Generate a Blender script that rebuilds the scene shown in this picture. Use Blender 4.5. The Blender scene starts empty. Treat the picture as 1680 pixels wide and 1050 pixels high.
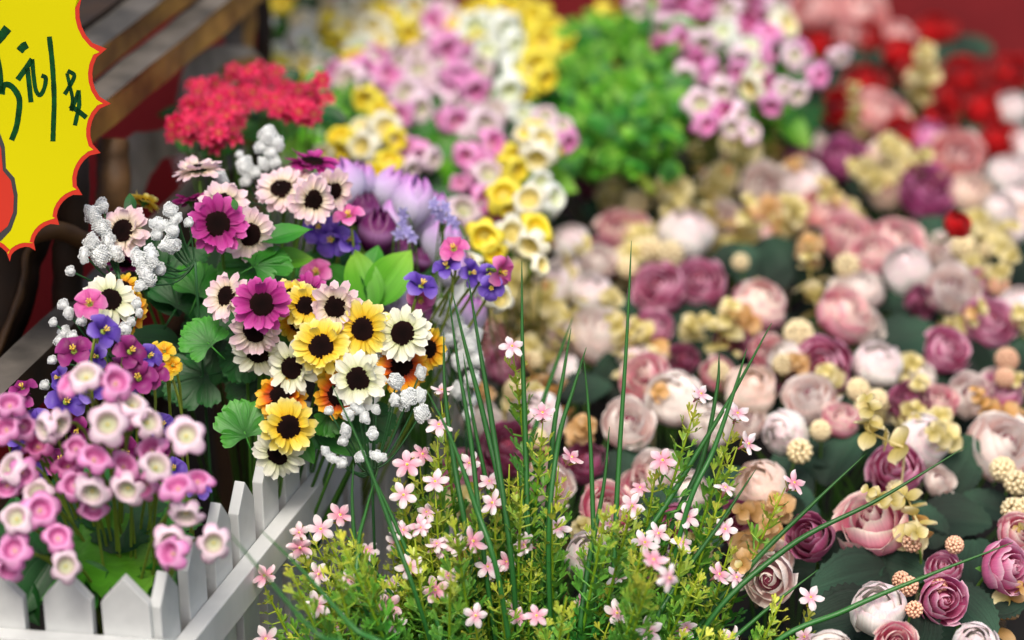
import bpy, bmesh, math, random
from mathutils import Vector as V, Matrix as M, noise as NZ
from mathutils.geometry import tessellate_polygon
R = random.Random(7)
# ------------------------------------------------------------------ camera, world, sun, exposure
C = bpy.context.scene
col = C.collection
FPX = 1680 * 85 / 36
CZ, TH = 1.43, math.radians(25)
CAM = V((0, 0, CZ))
RIGHT, FWD, UP = V((1, 0, 0)), V((0, math.cos(TH), -math.sin(TH))), V((0, math.sin(TH), math.cos(TH)))
cd = bpy.data.cameras.new('camera'); cam = bpy.data.objects.new('camera', cd); col.objects.link(cam)
cam.location = CAM; cam.rotation_euler = (math.pi / 2 - TH, 0, 0)
cd.lens = 85; cd.sensor_width = 36; cd.clip_start = 0.05; cd.clip_end = 200
cd.dof.use_dof = True; cd.dof.focus_distance = 2.14; cd.dof.aperture_fstop = 2.25
C.camera = cam
wd = bpy.data.worlds.new('World'); C.world = wd; wd.use_nodes = True
nt = wd.node_tree; bg = nt.nodes['Background']
sky = nt.nodes.new('ShaderNodeTexSky'); sky.sky_type = 'NISHITA'; sky.sun_disc = False
SUN_EL, SUN_AZ = math.radians(60), math.radians(186)
sky.sun_elevation = SUN_EL; sky.sun_rotation = SUN_AZ
sky.dust_density = 6; sky.ozone_density = 0.4; sky.air_density = 1.0
nt.links.new(sky.outputs[0], bg.inputs[0]); bg.inputs[1].default_value = 0.12
sd = bpy.data.lights.new('sun', 'SUN'); sun = bpy.data.objects.new('sun', sd); col.objects.link(sun)
sd.energy = 1.3; sd.angle = math.radians(18); sd.color = (1, 0.95, 0.88)
sdir = V((math.sin(SUN_AZ) * math.cos(SUN_EL), math.cos(SUN_AZ) * math.cos(SUN_EL), math.sin(SUN_EL)))
sun.rotation_euler = sdir.to_track_quat('Z', 'Y').to_euler()
C.view_settings.view_transform = 'Standard'; C.view_settings.look = 'None'
C.view_settings.exposure = 0.52; C.view_settings.gamma = 1
C.cycles.use_denoising = True
C.cycles.max_bounces = 8; C.cycles.diffuse_bounces = 4; C.cycles.transmission_bounces = 4; C.cycles.transparent_max_bounces = 6

# ------------------------------------------------------------------ helpers
def P(x, y, d):                       # point at a distance d along the view axis
    return CAM + FWD * d + RIGHT * ((x - 840) / FPX * d) + UP * ((525 - y) / FPX * d)
def DZ(y, z):                         # distance at which that line of sight is at height z
    return (CZ - z) / (math.sin(TH) - (525 - y) / FPX * math.cos(TH))
def lin(h):
    c = [int(h[i:i + 2], 16) / 255 for i in (0, 2, 4)]
    return tuple((v / 12.92 if v <= .04045 else ((v + .055) / 1.055) ** 2.4) for v in c) + (1,)
def mixv(a, b, t): return a + (b - a) * t
def smooth(a, b, x):
    t = max(0., min(1., (x - a) / (b - a))); return t * t * (3 - 2 * t)
MATS = {}
def node(nt, t, **kw):
    n = nt.nodes.new(t)
    for k, v in kw.items(): setattr(n, k, v)
    return n
def petal_mat(name, stops, rough=.55, trans=.28, mottle=.14, streak=.10, scale=60, vary=.12, sheen=0, spec=.35, across=None, bump=0):
    m = bpy.data.materials.new(name); m.use_nodes = True; nt = m.node_tree; L = nt.links.new
    pb = nt.nodes['Principled BSDF']; out = nt.nodes['Material Output']
    uv = node(nt, 'ShaderNodeTexCoord'); sp = node(nt, 'ShaderNodeSeparateXYZ'); L(uv.outputs['UV'], sp.inputs[0])
    cr = node(nt, 'ShaderNodeValToRGB'); e = cr.color_ramp.elements
    while len(e) < len(stops): e.new(.5)
    for i, (p, h) in enumerate(stops): e[i].position = p; e[i].color = lin(h)
    n0 = node(nt, 'ShaderNodeTexNoise'); n0.inputs['Scale'].default_value = scale; n0.inputs['Detail'].default_value = 3
    oi = node(nt, 'ShaderNodeObjectInfo')
    ad = node(nt, 'ShaderNodeVectorMath', operation='ADD'); L(uv.outputs['Object'], ad.inputs[0]); L(oi.outputs['Random'], ad.inputs[1])
    L(ad.outputs[0], n0.inputs['Vector'])
    # ramp position wobbles with noise
    w = node(nt, 'ShaderNodeMath', operation='MULTIPLY_ADD'); L(n0.outputs[0], w.inputs[0]); w.inputs[1].default_value = mottle; L(sp.outputs[1], w.inputs[2])
    w2 = node(nt, 'ShaderNodeMath', operation='SUBTRACT'); L(w.outputs[0], w2.inputs[0]); w2.inputs[1].default_value = mottle * .5
    L(w2.outputs[0], cr.inputs[0])
    # streaks along the petal
    mp = node(nt, 'ShaderNodeMapping'); mp.inputs['Scale'].default_value = (22, 1.2, 1); L(uv.outputs['UV'], mp.inputs[0])
    n1 = node(nt, 'ShaderNodeTexNoise'); n1.inputs['Scale'].default_value = 1; n1.inputs['Detail'].default_value = 2; L(mp.outputs[0], n1.inputs['Vector'])
    s1 = node(nt, 'ShaderNodeMapRange'); s1.inputs[1].default_value = .3; s1.inputs[2].default_value = .7; s1.inputs[3].default_value = 1 - streak; s1.inputs[4].default_value = 1 + streak; L(n1.outputs[0], s1.inputs[0])
    s2 = node(nt, 'ShaderNodeMapRange'); s2.inputs[3].default_value = 1 - vary; s2.inputs[4].default_value = 1 + vary * .6; L(oi.outputs['Random'], s2.inputs[0])
    mu = node(nt, 'ShaderNodeMath', operation='MULTIPLY'); L(s1.outputs[0], mu.inputs[0]); L(s2.outputs[0], mu.inputs[1])
    hs = node(nt, 'ShaderNodeHueSaturation'); L(cr.outputs[0], hs.inputs['Color']); L(mu.outputs[0], hs.inputs['Value'])
    L(hs.outputs[0], pb.inputs['Base Color']); pb.inputs['Roughness'].default_value = rough
    pb.inputs['Specular IOR Level'].default_value = spec
    if sheen: pb.inputs['Sheen Weight'].default_value = sheen; pb.inputs['Sheen Roughness'].default_value = .4
    if bump:
        bn = node(nt, 'ShaderNodeBump'); bn.inputs['Strength'].default_value = bump; bn.inputs['Distance'].default_value = .001
        L(n1.outputs[0], bn.inputs['Height']); L(bn.outputs[0], pb.inputs['Normal'])
    if trans:
        tr = node(nt, 'ShaderNodeBsdfTranslucent'); L(hs.outputs[0], tr.inputs[0])
        mx = node(nt, 'ShaderNodeMixShader'); mx.inputs[0].default_value = trans
        L(pb.outputs[0], mx.inputs[1]); L(tr.outputs[0], mx.inputs[2]); L(mx.outputs[0], out.inputs[0])
    MATS[name] = m; return m
def solid_mat(name, h1, h2, rough=.6, scale=40, stretch=(1, 1, 1), bump=.3, dist=.002, spec=.4, contrast=(.35, .65), detail=6):
    m = bpy.data.materials.new(name); m.use_nodes = True; nt = m.node_tree; L = nt.links.new
    pb = nt.nodes['Principled BSDF']
    tc = node(nt, 'ShaderNodeTexCoord'); mp = node(nt, 'ShaderNodeMapping'); mp.inputs['Scale'].default_value = stretch; L(tc.outputs['Object'], mp.inputs[0])
    n0 = node(nt, 'ShaderNodeTexNoise'); n0.inputs['Scale'].default_value = scale; n0.inputs['Detail'].default_value = detail; L(mp.outputs[0], n0.inputs['Vector'])
    cr = node(nt, 'ShaderNodeValToRGB'); e = cr.color_ramp.elements
    e[0].position = contrast[0]; e[0].color = lin(h1); e[1].position = contrast[1]; e[1].color = lin(h2)
    L(n0.outputs[0], cr.inputs[0]); L(cr.outputs[0], pb.inputs['Base Color'])
    pb.inputs['Roughness'].default_value = rough; pb.inputs['Specular IOR Level'].default_value = spec
    if bump:
        bn = node(nt, 'ShaderNodeBump'); bn.inputs['Strength'].default_value = bump; bn.inputs['Distance'].default_value = dist
        L(n0.outputs[0], bn.inputs['Height']); L(bn.outputs[0], pb.inputs['Normal'])
    MATS[name] = m; return m

class MB:                             # gathers geometry into ONE mesh
    def __init__(s): s.v = []; s.f = []; s.uv = []; s.mi = []
    def add(s, g, mi=0, mat=None):
        vs, fs, uv = g; o = len(s.v)
        s.v += [(mat @ V(p)) if mat else V(p) for p in vs]; s.uv += uv
        s.f += [tuple(i + o for i in f) for f in fs]; s.mi += [mi] * len(fs)
        return s
    def mesh(s, name, mats, flat=False):
        me = bpy.data.meshes.new(name); me.from_pydata([tuple(p) for p in s.v], [], s.f)
        ul = me.uv_layers.new(name='UVMap')
        idx = [0] * len(me.loops); me.loops.foreach_get('vertex_index', idx)
        flat_uv = [c for i in idx for c in s.uv[i]]
        ul.data.foreach_set('uv', flat_uv)
        me.polygons.foreach_set('material_index', s.mi)
        me.polygons.foreach_set('use_smooth', [not flat] * len(s.f))
        for m in mats: me.materials.append(MATS[m])
        me.update(); return me
def grid(fn, nu, nv, wrap=False):
    vs, fs, uv = [], [], []
    n = nu if wrap else nu + 1
    for j in range(nv + 1):
        for i in range(n):
            a = i / nu; vs.append(fn(a if wrap else a * 2 - 1, j / nv)); uv.append((a, j / nv))
    for j in range(nv):
        for i in range(nu):
            i2 = (i + 1) % n
            fs.append((j * n + i, j * n + i2, (j + 1) * n + i2, (j + 1) * n + i))
    return vs, fs, uv
def tube(pts, rad, n=6, cap=True):
    vs, fs, uv = [], [], []; k = len(pts)
    pts = [V(p) for p in pts]
    a = None
    for j, p in enumerate(pts):
        t = (pts[min(j + 1, k - 1)] - pts[max(j - 1, 0)]).normalized()
        if a is None: a = t.orthogonal().normalized()
        else: a = (a - t * a.dot(t)).normalized()
        b = t.cross(a); r = rad[j] if isinstance(rad, (list, tuple)) else rad
        for i in range(n):
            q = 2 * math.pi * i / n
            vs.append(p + (a * math.cos(q) + b * math.sin(q)) * r); uv.append((i / n, j / (k - 1)))
    for j in range(k - 1):
        for i in range(n):
            i2 = (i + 1) % n
            fs.append((j * n + i, j * n + i2, (j + 1) * n + i2, (j + 1) * n + i))
    if cap:
        fs.append(tuple(range(n - 1, -1, -1))); fs.append(tuple(range((k - 1) * n, k * n)))
    return vs, fs, uv
def bez(a, b, c, d, n=10):
    out = []
    for i in range(n + 1):
        t = i / n; s = 1 - t
        out.append(a * s ** 3 + b * 3 * s * s * t + c * 3 * s * t * t + d * t ** 3)
    return out
def spline(ctrl, n=8):                # Catmull-Rom
    c = [V(p) for p in ctrl]; c = [c[0] * 2 - c[1]] + c + [c[-1] * 2 - c[-2]]; out = []
    for i in range(1, len(c) - 2):
        for k in range(n):
            t = k / n; a, b, d, e = c[i - 1], c[i], c[i + 1], c[i + 2]
            out.append(.5 * ((2 * b) + (d - a) * t + (2 * a - 5 * b + 4 * d - e) * t * t + (3 * b - a - 3 * d + e) * t ** 3))
    out.append(c[-2]); return out
def ico(r=1, sub=1):
    bm = bmesh.new(); bmesh.ops.create_icosphere(bm, subdivisions=sub, radius=r); bm.verts.index_update()
    g = ([v.co.copy() for v in bm.verts], [tuple(v.index for v in f.verts) for f in bm.faces], [(.5, .5 + .5 * v.co.z / r) for v in bm.verts]); bm.free(); return g
def prism(outline, z0, z1, M4=None, bevel=0):    # outline list of (x, y) -> solid of thickness z1 - z0
    bm = bmesh.new()
    lo = [bm.verts.new((x, y, z0)) for x, y in outline]; hi = [bm.verts.new((x, y, z1)) for x, y in outline]
    n = len(lo)
    if n > 12:
        for t in tessellate_polygon([[V((x, y, 0)) for x, y in outline]]):
            bm.faces.new([lo[i] for i in reversed(t)]); bm.faces.new([hi[i] for i in t])
    else: bm.faces.new(list(reversed(lo))); bm.faces.new(hi)
    for i in range(n): bm.faces.new((lo[i], lo[(i + 1) % n], hi[(i + 1) % n], hi[i]))
    bmesh.ops.recalc_face_normals(bm, faces=bm.faces)
    if bevel: bmesh.ops.bevel(bm, geom=list(bm.edges), offset=bevel, segments=2, affect='EDGES', profile=.6)
    bm.verts.index_update()
    g = ([(M4 @ v.co) if M4 else v.co.copy() for v in bm.verts], [tuple(v.index for v in f.verts) for f in bm.faces], [(.5, .5)] * len(bm.verts)); bm.free(); return g

def thing(name, label, cat, loc, group=None):
    o = bpy.data.objects.new(name, None); col.objects.link(o); o.location = loc; o.empty_display_size = .02
    o['label'] = label; o['category'] = cat
    if group: o['group'] = group
    return o
def part(name, me, parent, W=None, label=None, kind=None):     # W: place in the world (thing's part)
    o = bpy.data.objects.new(name, me); col.objects.link(o); o.parent = parent
    if W is None: W = M.Identity(4)
    o.matrix_basis = M.Translation(-parent.location) @ W
    if label: o['label'] = label
    if kind: o['kind'] = kind
    return o
def sub(name, me, parent, L):                                   # L: place in the part's frame
    o = bpy.data.objects.new(name, me); col.objects.link(o); o.parent = parent; o.matrix_basis = L; return o
def structure(name, me):
    o = bpy.data.objects.new(name, me); col.objects.link(o); o['kind'] = 'structure'; return o
def facing(fx, fy, fz=1.0): return (RIGHT * fx + UP * fy - FWD * fz).normalized()
def frame(pos, n, roll=0, s=1):
    return M.Translation(pos) @ n.to_track_quat('Z', 'Y').to_matrix().to_4x4() @ M.Rotation(roll, 4, 'Z') @ M.Scale(s, 4)
def leaf_frame(pos, ang, n, s, lean=0):
    d = RIGHT * math.cos(math.radians(ang)) + UP * math.sin(math.radians(ang)) - FWD * lean
    d = (d - n * d.dot(n)).normalized(); x = d.cross(n)
    m = M((x, d, n)).transposed().to_4x4()
    return M.Translation(pos) @ m @ M.Scale(s, 4)
rnd = R.uniform
def gauss(s): return R.gauss(0, s)

# ------------------------------------------------------------------ materials
for k, st in {
    'magenta_daisy': [(0, '7c0f58'), (.45, 'b02a86'), (.8, 'c8459f'), (1, 'dd78bf')],
    'pale_daisy': [(0, 'd8c9a0'), (.35, 'f0dfd2'), (.75, 'f1cfd9'), (1, 'f6e3e6')],
    'yellow_daisy': [(0, 'e8b018'), (.3, 'f2d43a'), (.7, 'f6e268'), (1, 'faf2b0')],
    'orange_daisy': [(0, '7d1402'), (.35, 'd65a06'), (.65, 'f2a312'), (1, 'fbd24a')],
    'white_daisy': [(0, 'c9cf8e'), (.35, 'e9ebcb'), (.8, 'f3f4e2'), (1, 'f8f8ee')],
    'golden_daisy': [(0, 'd06c06'), (.35, 'efae10'), (.7, 'f5cf30'), (1, 'f8e068')]}.items():
    petal_mat(k, st, streak=.12, mottle=.16, scale=90, bump=.35)
for k, st in {
    'pink_bell': [(0, 'cf66ac'), (.4, 'e086c4'), (.5, 'efb0da'), (.6, 'e898cc'), (.8, 'cf66a6'), (.93, 'dd9fc4'), (1, 'cfd08a')],
    'pale_bell': [(0, 'e4b8d0'), (.4, 'eccade'), (.5, 'f4e2ea'), (.62, 'e2c8d2'), (.8, 'd0cbb6'), (.93, 'b8c294'), (1, '9aae6a')],
    'deep_bell': [(0, 'b23a88'), (.4, 'cc559e'), (.5, 'e48cc0'), (.62, 'd868a8'), (.8, 'b84088'), (1, 'c88a8a')],
    'cream_bell': [(0, 'e9e6bc'), (.4, 'f1efd2'), (.5, 'f8f6e6'), (.62, 'f1edc4'), (.8, 'ead888'), (1, 'd6c964')],
    'yellow_bell': [(0, 'e4d41c'), (.4, 'f2e032'), (.5, 'faee62'), (.62, 'f4e238'), (.8, 'eed02a'), (1, 'd8d87a')],
    'white_bell': [(0, 'cfe0c4'), (.4, 'e6efe2'), (.5, 'f5f8f2'), (.62, 'eaf0e0'), (.8, 'dfe8c4'), (1, 'cfd890')]}.items():
    petal_mat(k, st, streak=.06, mottle=.05, scale=40, rough=.5, trans=.22)
for k, st in {
    'mauve_rose': [(0, 'a0245a'), (.4, 'c84880'), (.75, 'de7cac'), (1, 'fad4e2')],
    'wine_rose': [(0, '6c1840'), (.4, '9c3464'), (.85, 'ba5884'), (1, 'cc90ac')],
    'pink_rose': [(0, 'e24c80'), (.4, 'f284a8'), (.7, 'fab8c8'), (1, 'fff2e2')],
    'white_rose': [(0, 'f6d4d4'), (.3, 'fbf2ec'), (.85, 'fcfaf4'), (1, 'f6dce2')],
    'peach_rose': [(0, 'f4b898'), (.4, 'fde2ca'), (.75, 'fef2e2'), (1, 'fadcd0')],
    'blush_rose': [(0, 'fabcc0'), (.35, 'fddedb'), (.7, 'fef0ea'), (1, 'fdf6ee')],
    'magenta_rose': [(0, '7a0c50'), (.5, 'b23080'), (.8, 'cc559e'), (1, 'e6a4cc')],
    'salmon_rose': [(0, 'cc4c58'), (.4, 'ec8c90'), (.75, 'f6b4b2'), (1, 'fbe2dc')],
    'red_rose': [(0, '7c0206'), (.5, 'b40810'), (.85, 'cc121a'), (1, 'd82c2c')]}.items():
    petal_mat(k, st, streak=.10, mottle=.22, scale=45, rough=.75, trans=.26, spec=.2, bump=.25, sheen=.15)
petal_mat('lilac_tulip', [(0, 'e0e4ee'), (.45, 'e2dcf2'), (.72, 'd8bce8'), (1, 'd68ede')], streak=.05, mottle=.12, scale=25, rough=.5)
petal_mat('purple_tulip', [(0, '3c0c36'), (.35, '54144c'), (.58, '9a6a9c'), (.72, '6c2460'), (1, '581450')], streak=.12, mottle=.15, scale=40, rough=.45, trans=.12)
petal_mat('violet_petal', [(0, '3a2478'), (.4, '5536a2'), (.8, '7a5cc4'), (1, '9a80d8')], streak=.08, rough=.5)
petal_mat('pink_freesia_petal', [(0, 'd8b048'), (.2, 'c44c92'), (.7, 'd868aa'), (1, 'ea9cc8')], streak=.08, rough=.5)
petal_mat('plum_petal', [(0, '4a0c3a'), (.4, '7c1c62'), (.8, '9c3480'), (1, 'bc5c9c')], streak=.08, rough=.5)
petal_mat('lilac_floret', [(0, '8a80c0'), (1, 'b8b4e0')])
petal_mat('crimson_floret', [(0, 'c88a28'), (.2, 'b40838'), (.6, 'd4124e'), (1, 'ea4c7c')], streak=.08, vary=.35)
petal_mat('small_pink_petal', [(0, 'e87898'), (.25, 'f0a4bc'), (.6, 'f4c4d2'), (1, 'fbecee')], streak=.05, mottle=.2, scale=120, rough=.45, vary=.1)
petal_mat('small_pale_petal', [(0, 'ea88a8'), (.25, 'f2bfd0'), (.55, 'f8e6ea'), (1, 'fbf5f4')], streak=.05, mottle=.2, scale=120, rough=.45, vary=.1)
petal_mat('sepal_yellow', [(0, '7f9a18'), (.5, 'b8b41e'), (1, 'd8c02a')], rough=.4, vary=.2)
petal_mat('stamen_yellow', [(0, 'c8a030'), (1, 'e8c850')], trans=0)
petal_mat('bush_leaf', [(0, '1e6a2c'), (.55, '349038'), (.82, '74b03c'), (1, 'd0cc48')], rough=.35, trans=.12, mottle=.3, scale=30, vary=.25, spec=.5)
petal_mat('bush_stem', [(0, '2d6a1a'), (.6, '5a9a22'), (1, 'a0b428')], rough=.4, trans=.1)
petal_mat('grass_blade', [(0, '28621e'), (.6, '2f7030'), (.93, '3f8040'), (1, '8a8a40')], rough=.4, trans=.1, streak=.3, vary=.25, spec=.5)
petal_mat('green_stem', [(0, '2c5a1e'), (.6, '4a7a2c'), (1, '6a9038')], rough=.45, trans=.05, vary=.2)
petal_mat('lime_stem', [(0, '5a7a20'), (1, '8a9e3a')], rough=.45, trans=.1)
petal_mat('dark_stem', [(0, '1d4420'), (1, '2d5c34')], rough=.5, trans=0)
petal_mat('fresh_leaf', [(0, '1c5a14'), (.5, '2f8020'), (1, '4a9a30')], rough=.42, trans=.25, streak=.2, mottle=.2, scale=30, vary=.3, spec=.5, bump=.5)
petal_mat('deep_leaf', [(0, '0d3a14'), (.6, '1a5a20'), (1, '2c7030')], rough=.45, trans=.2, streak=.2, mottle=.2, scale=30, vary=.3, spec=.45, bump=.5)
petal_mat('lime_leaf', [(0, '3a8416'), (.6, '60a824'), (1, '8cc044')], rough=.4, trans=.3, streak=.15, vary=.3, bump=.4)
petal_mat('velvet_leaf', [(0, '0c1c13'), (.5, '183224'), (1, '2c4e3a')], rough=.75, trans=.06, streak=.3, mottle=.5, scale=70, vary=.4, spec=.4, sheen=.05, bump=.8)
petal_mat('pale_gold_leaf', [(0, 'bcaa50'), (.5, 'e0d28c'), (1, 'f2e8c0')], rough=.45, trans=.35, mottle=.4, scale=30, vary=.2)
petal_mat('amber_leaf', [(0, 'b88a40'), (.5, 'dcae70'), (1, 'e8c89a')], rough=.45, trans=.35, mottle=.4, scale=30, vary=.25)
petal_mat('cream_berry', [(0, 'c89050'), (.5, 'ecd49a'), (1, 'f6eac4')], rough=.5, trans=.1, mottle=.5, scale=80, vary=.15)
petal_mat('pink_berry', [(0, 'c8603c'), (.5, 'e8a080'), (1, 'f4d2b0')], rough=.5, trans=.1, mottle=.5, scale=80, vary=.15)
petal_mat('snow_blossom', [(0, 'd2d8d6'), (1, 'f0f3f2')], rough=.7, trans=.1, vary=.08)
petal_mat('disc_brown', [(0, '0c0504'), (.6, '1a0a09'), (1, '2c1310')], rough=.9, trans=0, vary=.2, mottle=.5, scale=200, spec=.1)
petal_mat('rose_heart', [(0, '5a1c30'), (1, '7a3046')], rough=.9, trans=0)
petal_mat('calyx_green', [(0, '24501a'), (1, '4a7a30')], rough=.5, trans=0)
solid_mat('red_for_shaded_wall', 'a81c24', 'b8262e', rough=.75, scale=6, bump=.05)  # wall red, lightened in colour to make up for shade behind the rack
solid_mat('red_for_lit_wall', '74131a', '821a20', rough=.75, scale=6, bump=.05)  # same wall red, toned darker because more light reaches the far wall
solid_mat('dark_cloth', '0d0c0b', '171412', rough=.95, scale=50, bump=.3)
solid_mat('white_paint', 'b2b6b5', 'd2d5d3', rough=.55, scale=14, stretch=(1, 1, .25), bump=.25, dist=.001, contrast=(.3, .6))
solid_mat('old_wood', '35230f', '70502a', rough=.6, scale=14, stretch=(1, 1, 1), bump=.6, dist=.004)
solid_mat('brown_wood', '5a3c1a', 'a47c38', rough=.55, scale=12, bump=.5, dist=.003)
solid_mat('grey_wood', '3b3833', '6a645c', rough=.65, scale=16, bump=.4, dist=.002)
solid_mat('pale_grey_wood', '5c5850', '8a857c', rough=.65, scale=16, bump=.3, dist=.002)
solid_mat('dark_wood', '1d130b', '35230f', rough=.7, scale=14, bump=.6, dist=.004)
solid_mat('sign_yellow', 'b4ad00', 'bab302', rough=.6, scale=3, bump=0, spec=.04)
solid_mat('sign_red', 'aa2818', 'b02c1c', rough=.5, scale=3, bump=0, spec=.1)
solid_mat('sign_black', '141010', '181414', rough=.4, scale=3, bump=0)
solid_mat('marker_green', '02280e', '064018', rough=.5, scale=120, bump=0, spec=.05)

# ------------------------------------------------------------------ the setting
g = MB().add(([(-40, -40, 0), (40, -40, 0), (40, 40, 0), (-40, 40, 0)], [(0, 1, 2, 3)], [(0, 0)] * 4))
structure('ground', g.mesh('ground', ['dark_cloth']))
AZ = math.radians(15); DU = V((math.sin(AZ), math.cos(AZ), 0)); DR = V((math.cos(AZ), -math.sin(AZ), 0)); DZU = V((0, 0, 1))
def obox(c, ax, ay, az, hx, hy, hz, bevel=.003):        # oriented box, a graspable solid
    m = M((ax, ay, az)).transposed().to_4x4(); m.translation = c
    return prism([(-hx, -hy), (hx, -hy), (hx, hy), (-hx, hy)], -hz, hz, m, bevel)
def wall(name, c, ax, half, label, mat='red_for_shaded_wall'):
    n = ax.cross(DZU)
    t = thing(name, label, 'wall', V((c.x, c.y, 0)))
    b = MB().add(obox(V((c.x, c.y, .265)), ax, n, DZU, half, .05, .265, 0)); part('wall_panel', b.mesh('wall_panel', [mat], True), t)
    b = MB().add(obox(V((c.x, c.y, .05)) + (n * .06 if n.y < 0 else -n * .06), ax, n, DZU, half, .009, .05, 0)); part('skirting', b.mesh('skirting', ['dark_wood'], True), t)
c0 = P(230, 230, 3.0)
wall('red_wall', c0 + DU * .85 - DR * .05, DU, 2.6, 'dark red painted wall behind the live-edge wooden rack')
c1 = P(1600, 40, 3.88)
wall('red_wall', V((c1.x, c1.y, 0)) - DR * .4, DR, 1.7, 'dark red painted wall at the far end behind the red roses', 'red_for_lit_wall')

# ------------------------------------------------------------------ wooden rack
def ribbon_solid(outer, inner, d, th):     # live-edge slab traced by two edges (pixels), thickness th away from the eye
    a = spline([P(x, y, d(x, y) if callable(d) else d) for x, y in outer], 6)
    b = spline([P(x, y, d(x, y) if callable(d) else d) for x, y in inner], 6)
    n = min(len(a), len(b)); vs, fs = [], []
    back = (FWD * 1 + RIGHT * .35 - UP * .35).normalized() * th
    for i in range(n):
        j = i / (n - 1); pa = a[round(j * (len(a) - 1))].copy(); pb = b[round(j * (len(b) - 1))].copy()
        k = NZ.noise(pa * 40) * .004
        pa += UP * k; pb += UP * NZ.noise(pb * 55) * .004; mid = (pa + pb) / 2
        vs += [pa, mid, pb, pb + back, pa + back]
    for i in range(n - 1):
        for q in range(5):
            fs.append((i * 5 + q, i * 5 + (q + 1) % 5, i * 5 + 5 + (q + 1) % 5, i * 5 + 5 + q))
    fs.append((0, 1, 2, 3, 4)); e = (n - 1) * 5; fs.append((e + 4, e + 3, e + 2, e + 1, e))
    return vs, fs, [(.5, .5)] * len(vs)
def knobby(ctrl, r, n=10):
    pts = spline(ctrl, 7); g = tube(pts, [r * (1 + .16 * NZ.noise(p * 25)) for p in pts], n)
    return ([V(p) + V((NZ.noise(V(p) * 60), NZ.noise(V(p) * 60 + V((9, 0, 0))), 0)) * .0025 for p in g[0]], g[1], g[2])
def beam(p0, p1, size, mats, wob=.004):    # beam along p0-p1 (top right edge), top grey, sides brown, uneven edges
    ax = (p1 - p0).normalized(); r = ax.cross(DZU).normalized(); u = r.cross(ax)
    vs, fs, mi = [], [], []; n = 40; w, h = size
    for i in range(n + 1):
        c = p0.lerp(p1, i / n)
        k = lambda s: NZ.noise(c * 9 + V((s, s, s))) * wob + NZ.noise(c * 40 + V((s, 0, s))) * wob * .5
        vs += [c + u * k(1), c + r * (.0 + k(2)) - u * .006, c + r * k(3) - u * h, c - r * (w + k(4)) - u * h, c - r * (w + k(5)) + u * k(6)]
    for i in range(n):
        for q in range(5):
            fs.append((i * 5 + q, i * 5 + (q + 1) % 5, i * 5 + 5 + (q + 1) % 5, i * 5 + 5 + q)); mi.append(0 if q == 4 else 1)
    fs += [(0, 1, 2, 3, 4), tuple(n * 5 + q for q in (4, 3, 2, 1, 0))]; mi += [1, 1]
    me = bpy.data.meshes.new('beam'); me.from_pydata([tuple(v) for v in vs], [], fs); me.polygons.foreach_set('material_index', mi)
    for m in mats: me.materials.append(MATS[m])
    bm = bmesh.new(); bm.from_mesh(me); bmesh.ops.recalc_face_normals(bm, faces=bm.faces); bm.to_mesh(me); bm.free()
    return me
rb = P(150, 420, 2.55); rack = thing('wooden_rack', 'weathered brown wooden rack with live-edge slabs along the red wall', 'rack', V((rb.x, rb.y, 0)))
def hline(x, y, d, s0, s1):                # a level line through that point, running along the rack
    p = P(x, y, d); return p + DU * s0, p + DU * s1
a, b = hline(180, 160, 2.42, -.35, 1.3); part('beam', beam(a, b, (.034, .031), ['grey_wood', 'brown_wood']), rack, label='thick upper beam with grey top and ochre side')
a, b = hline(165, 76, 2.46, -.35, 1.3); part('beam', beam(a, b, (.036, .027), ['grey_wood', 'brown_wood']), rack, label='topmost beam with grey top and ochre side')
a, b = hline(150, 30, 2.52, -.35, 1.3); part('beam', beam(a, b, (.07, .03), ['dark_wood', 'dark_wood']), rack, label='dark board added for the shadow above the grey-topped beams')  # added dark board, stands in for the shadow behind the upper beams
a, b = hline(50, 601, 2.20, -.5, .58); part('shelf_board', beam(a, b, (.034, .045), ['grey_wood', 'dark_wood'], .0025), rack)
mb = MB().add(ribbon_solid([(412, 78), (370, 74), (330, 82), (302, 112), (290, 160), (282, 195), (262, 212), (225, 216), (203, 232), (198, 270), (206, 305)],
                           [(420, 92), (392, 96), (366, 108), (346, 136), (336, 180), (318, 218), (296, 236), (256, 238), (232, 262), (218, 292), (210, 318)], lambda x, y: 2.52 + max(0, x - 200) / 200 * .28, .03))
mb.mi = [(1 if k % 5 == 2 else 0) for k in range(len(mb.f))]; part('wavy_slab', mb.mesh('wavy_slab', ['pale_grey_wood', 'brown_wood'], True), rack)
mb = MB().add(ribbon_solid([(364, -60), (362, -20), (360, 20), (366, 50), (368, 84)], [(404, -60), (402, -20), (405, 20), (398, 50), (400, 84)], 2.82, .03)); mb.mi = [(1 if k % 5 == 2 else 0) for k in range(len(mb.f))]
part('upright', mb.mesh('upright', ['grey_wood', 'brown_wood'], True), rack)
mb = MB().add(knobby([P(432, -60, 3.0), P(430, 0, 3.0), P(434, 60, 3.0), P(430, 120, 3.02), P(430, 300, 3.1)], .011)); part('post', mb.mesh('post', ['dark_wood']), rack)
mb = MB().add(knobby([P(186, 228, 2.46), P(184, 262, 2.46), P(187, 320, 2.46), P(186, 400, 2.48), P(180, 560, 2.50)], .0165)); part('post', mb.mesh('post', ['old_wood']), rack)
mb = MB().add(knobby([P(118, 250, 2.30), P(122, 300, 2.30), P(120, 360, 2.31), P(112, 420, 2.32), P(112, 560, 2.36)], .014)); part('post', mb.mesh('post', ['dark_wood']), rack)
mb = MB().add(knobby([P(20, 396, 2.26), P(60, 384, 2.27), P(96, 378, 2.28), P(140, 396, 2.31), P(165, 408, 2.36)], .0085)); part('branch', mb.mesh('branch', ['old_wood']), rack)
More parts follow.
